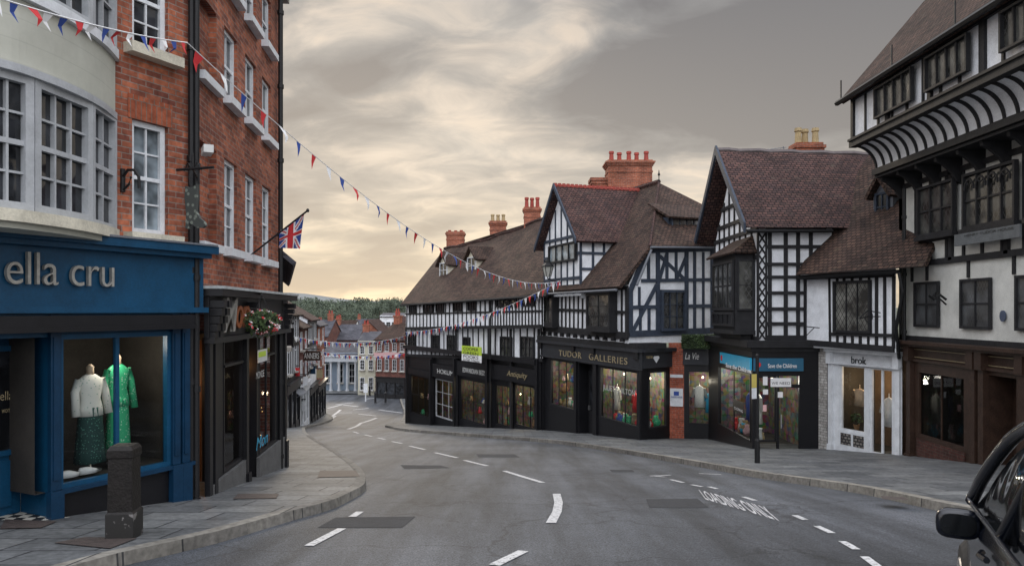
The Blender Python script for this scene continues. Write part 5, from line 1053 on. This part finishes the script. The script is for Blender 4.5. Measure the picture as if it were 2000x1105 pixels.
# ================= trees & hills =================
b=M()
for i in range(60):
    x0,x1=-1300+i*40,-1300+(i+1)*40
    h=lambda x: 3+34*math.exp(-((x+560)/190)**2)+14*math.exp(-((x+250)/250)**2)+3*math.sin(x*.02)
    b.poly([(x0,1500,-12),(x1,1500,-12),(x1,1800,h(x1)),(x0,1800,h(x0))]); b.poly([(x0,1800,h(x0)),(x1,1800,h(x1)),(x1,2300,-10),(x0,2300,-10)])
mk('hill',b,plain('hazy_hillside',(.17,.18,.18),.95,.2,.01,0,fine=.1),kind='structure')
b=M()
for i in range(360):
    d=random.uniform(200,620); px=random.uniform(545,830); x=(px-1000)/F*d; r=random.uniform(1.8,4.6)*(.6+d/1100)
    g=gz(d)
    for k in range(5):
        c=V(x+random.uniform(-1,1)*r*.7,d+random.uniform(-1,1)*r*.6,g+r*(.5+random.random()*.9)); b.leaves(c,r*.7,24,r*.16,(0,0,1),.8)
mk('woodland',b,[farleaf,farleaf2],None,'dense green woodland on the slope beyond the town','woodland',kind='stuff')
def tree(px,ptop,d,w,lab):
    c=V((px-1000)/F*d,d,gz(d)); h=(HY-ptop)/F*d-c.z; T=thing('tree',lab,'tree',c,'trees beyond the town'); b=M()
    b.tube([c,c+V(.1,0,h*.4),c+V(-.1,.1,h*.8)],[h*.035,h*.025,h*.01],7)
    for k in range(6): a=k*1.05; b.tube([c+V(0,0,h*(.3+.05*k)),c+V(math.cos(a)*w*.3,math.sin(a)*w*.3,h*(.5+.06*k))],[h*.012,h*.004],5)
    mk('trunk',b,bark,T); b=M()
    for k in range(16):
        a=random.random()*6.28; q=random.random()**.5*w*.36; z=h*random.uniform(.4,.92); q*=1-max(0,(z/h-.6))*1.3
        b.leaves(c+V(math.cos(a)*q,math.sin(a)*q,z),w*.17,70,w*.028,(0,0,1),.8)
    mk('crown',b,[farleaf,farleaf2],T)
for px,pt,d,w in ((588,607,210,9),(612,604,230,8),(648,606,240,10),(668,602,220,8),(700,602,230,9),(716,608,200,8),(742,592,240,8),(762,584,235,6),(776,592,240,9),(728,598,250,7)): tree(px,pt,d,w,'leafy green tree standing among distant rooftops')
# ================= world / light / camera =================
sc=bpy.context.scene; wd=bpy.data.worlds.new('World'); sc.world=wd; wd.use_nodes=True; nt=wd.node_tree; L=nt.links.new
bg=nt.nodes['Background']; tc=N(nt,'ShaderNodeTexCoord'); sp=N(nt,'ShaderNodeSeparateXYZ'); L(tc.outputs['Generated'],sp.inputs[0])
def mth(op,a,b_=None,c_=None):
    n=nt.nodes.new('ShaderNodeMath'); n.operation=op
    for i,x in enumerate((a,b_,c_)):
        if x is None: continue
        if isinstance(x,(int,float)): n.inputs[i].default_value=x
        else: L(x,n.inputs[i])
    return n.outputs[0]
zc=mth('MAXIMUM',sp.outputs[2],0.); den=mth('ADD',zc,.3)
cb=N(nt,'ShaderNodeCombineXYZ'); L(mth('DIVIDE',sp.outputs[0],den),cb.inputs[0]); L(mth('DIVIDE',sp.outputs[1],den),cb.inputs[1])
mp=N(nt,'ShaderNodeMapping'); mp.inputs['Rotation'].default_value=(0,0,.55); mp.inputs['Scale'].default_value=(1.1,1.6,1); mp.inputs['Location'].default_value=(2.3,.9,0); L(cb.outputs[0],mp.inputs[0])
n1=N(nt,'ShaderNodeTexNoise',Scale=.95,Detail=4.,Roughness=.45,Distortion=.7); L(mp.outputs[0],n1.inputs['Vector'])
n2=N(nt,'ShaderNodeTexNoise',Scale=4.5,Detail=9.,Roughness=.58,Distortion=.5); L(mp.outputs[0],n2.inputs['Vector'])
cl=mth('ADD',mth('MULTIPLY',n1.outputs[0],.76),mth('MULTIPLY',n2.outputs[0],.24))
gx_=mth('ADD',sp.outputs[0],.15); az=mth('SUBTRACT',1.,mth('MINIMUM',mth('MULTIPLY',mth('ABSOLUTE',gx_),1.3),1.))
fr=mth('GREATER_THAN',sp.outputs[1],0.); az=mth('MULTIPLY',az,fr)
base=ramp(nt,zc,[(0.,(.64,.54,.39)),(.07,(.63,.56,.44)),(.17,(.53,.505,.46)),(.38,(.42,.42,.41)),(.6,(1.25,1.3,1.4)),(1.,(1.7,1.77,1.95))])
cloudc=ramp(nt,zc,[(0.,(.50,.42,.33)),(.08,(.40,.35,.30)),(.2,(.28,.26,.245)),(.4,(.20,.195,.20)),(.6,(.95,1.,1.08)),(1.,(1.4,1.45,1.6))])  # both ramps brighten overhead, out of view, to light the street
msk=ramp(nt,cl,[(.42,(0,0,0)),(.58,(1,1,1))])
col=mix(nt,msk,base,cloudc)
hi=ramp(nt,cl,[(.34,(.26,.17,.09)),(.47,(.10,.065,.035)),(.53,(0,0,0))]); hi=mix(nt,1.,hi,ramp(nt,n2.outputs[0],[(.35,(1.5,1.5,1.5)),(.6,(.45,.45,.45))]),'MULTIPLY'); col=mix(nt,1.,col,hi,'ADD')
glow=mth('MULTIPLY',az,mth('MAXIMUM',mth('SUBTRACT',1.,mth('MULTIPLY',zc,2.2)),0.)); gm_=mix(nt,glow,(0,0,0),(.22,.17,.11)); col=mix(nt,1.,col,gm_,'ADD')
bk_=mth('MINIMUM',mth('MAXIMUM',mth('MULTIPLY_ADD',sp.outputs[1],-1.5,.1),0.),1.); bkc=mix(nt,bk_,(0,0,0),(1.5,1.55,1.68)); col=mix(nt,1.,col,bkc,'ADD')  # extra brightness added to the unseen sky behind the camera, fills the facades
sky=N(nt,'ShaderNodeTexSky'); sky.sky_type='NISHITA'; sky.sun_disc=False; sky.sun_elevation=math.radians(19); sky.sun_rotation=math.radians(-14)
sk=mix(nt,1.,sky.outputs[0],(.003,.003,.003),'MULTIPLY'); col=mix(nt,1.,col,sk,'ADD')
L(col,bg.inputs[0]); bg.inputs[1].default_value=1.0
sn=bpy.data.lights.new('sun','SUN'); sn.energy=.7; sn.angle=math.radians(11); sn.color=(1,.85,.65); so=bpy.data.objects.new('sun',sn); COL.objects.link(so)
dv=V(-.24,.95,.35); so.rotation_euler=dv.to_track_quat('Z','Y').to_euler()
cm=bpy.data.cameras.new('camera'); cm.sensor_width=36; cm.lens=36*F/2000; cm.shift_y=(HY-552.5)/2000; cm.clip_end=5000; cm.clip_start=.05
co=bpy.data.objects.new('camera',cm); COL.objects.link(co); co.rotation_euler=(math.radians(90),0,0); sc.camera=co
sc.view_settings.view_transform='Standard'; sc.view_settings.look='None'; sc.view_settings.exposure=0
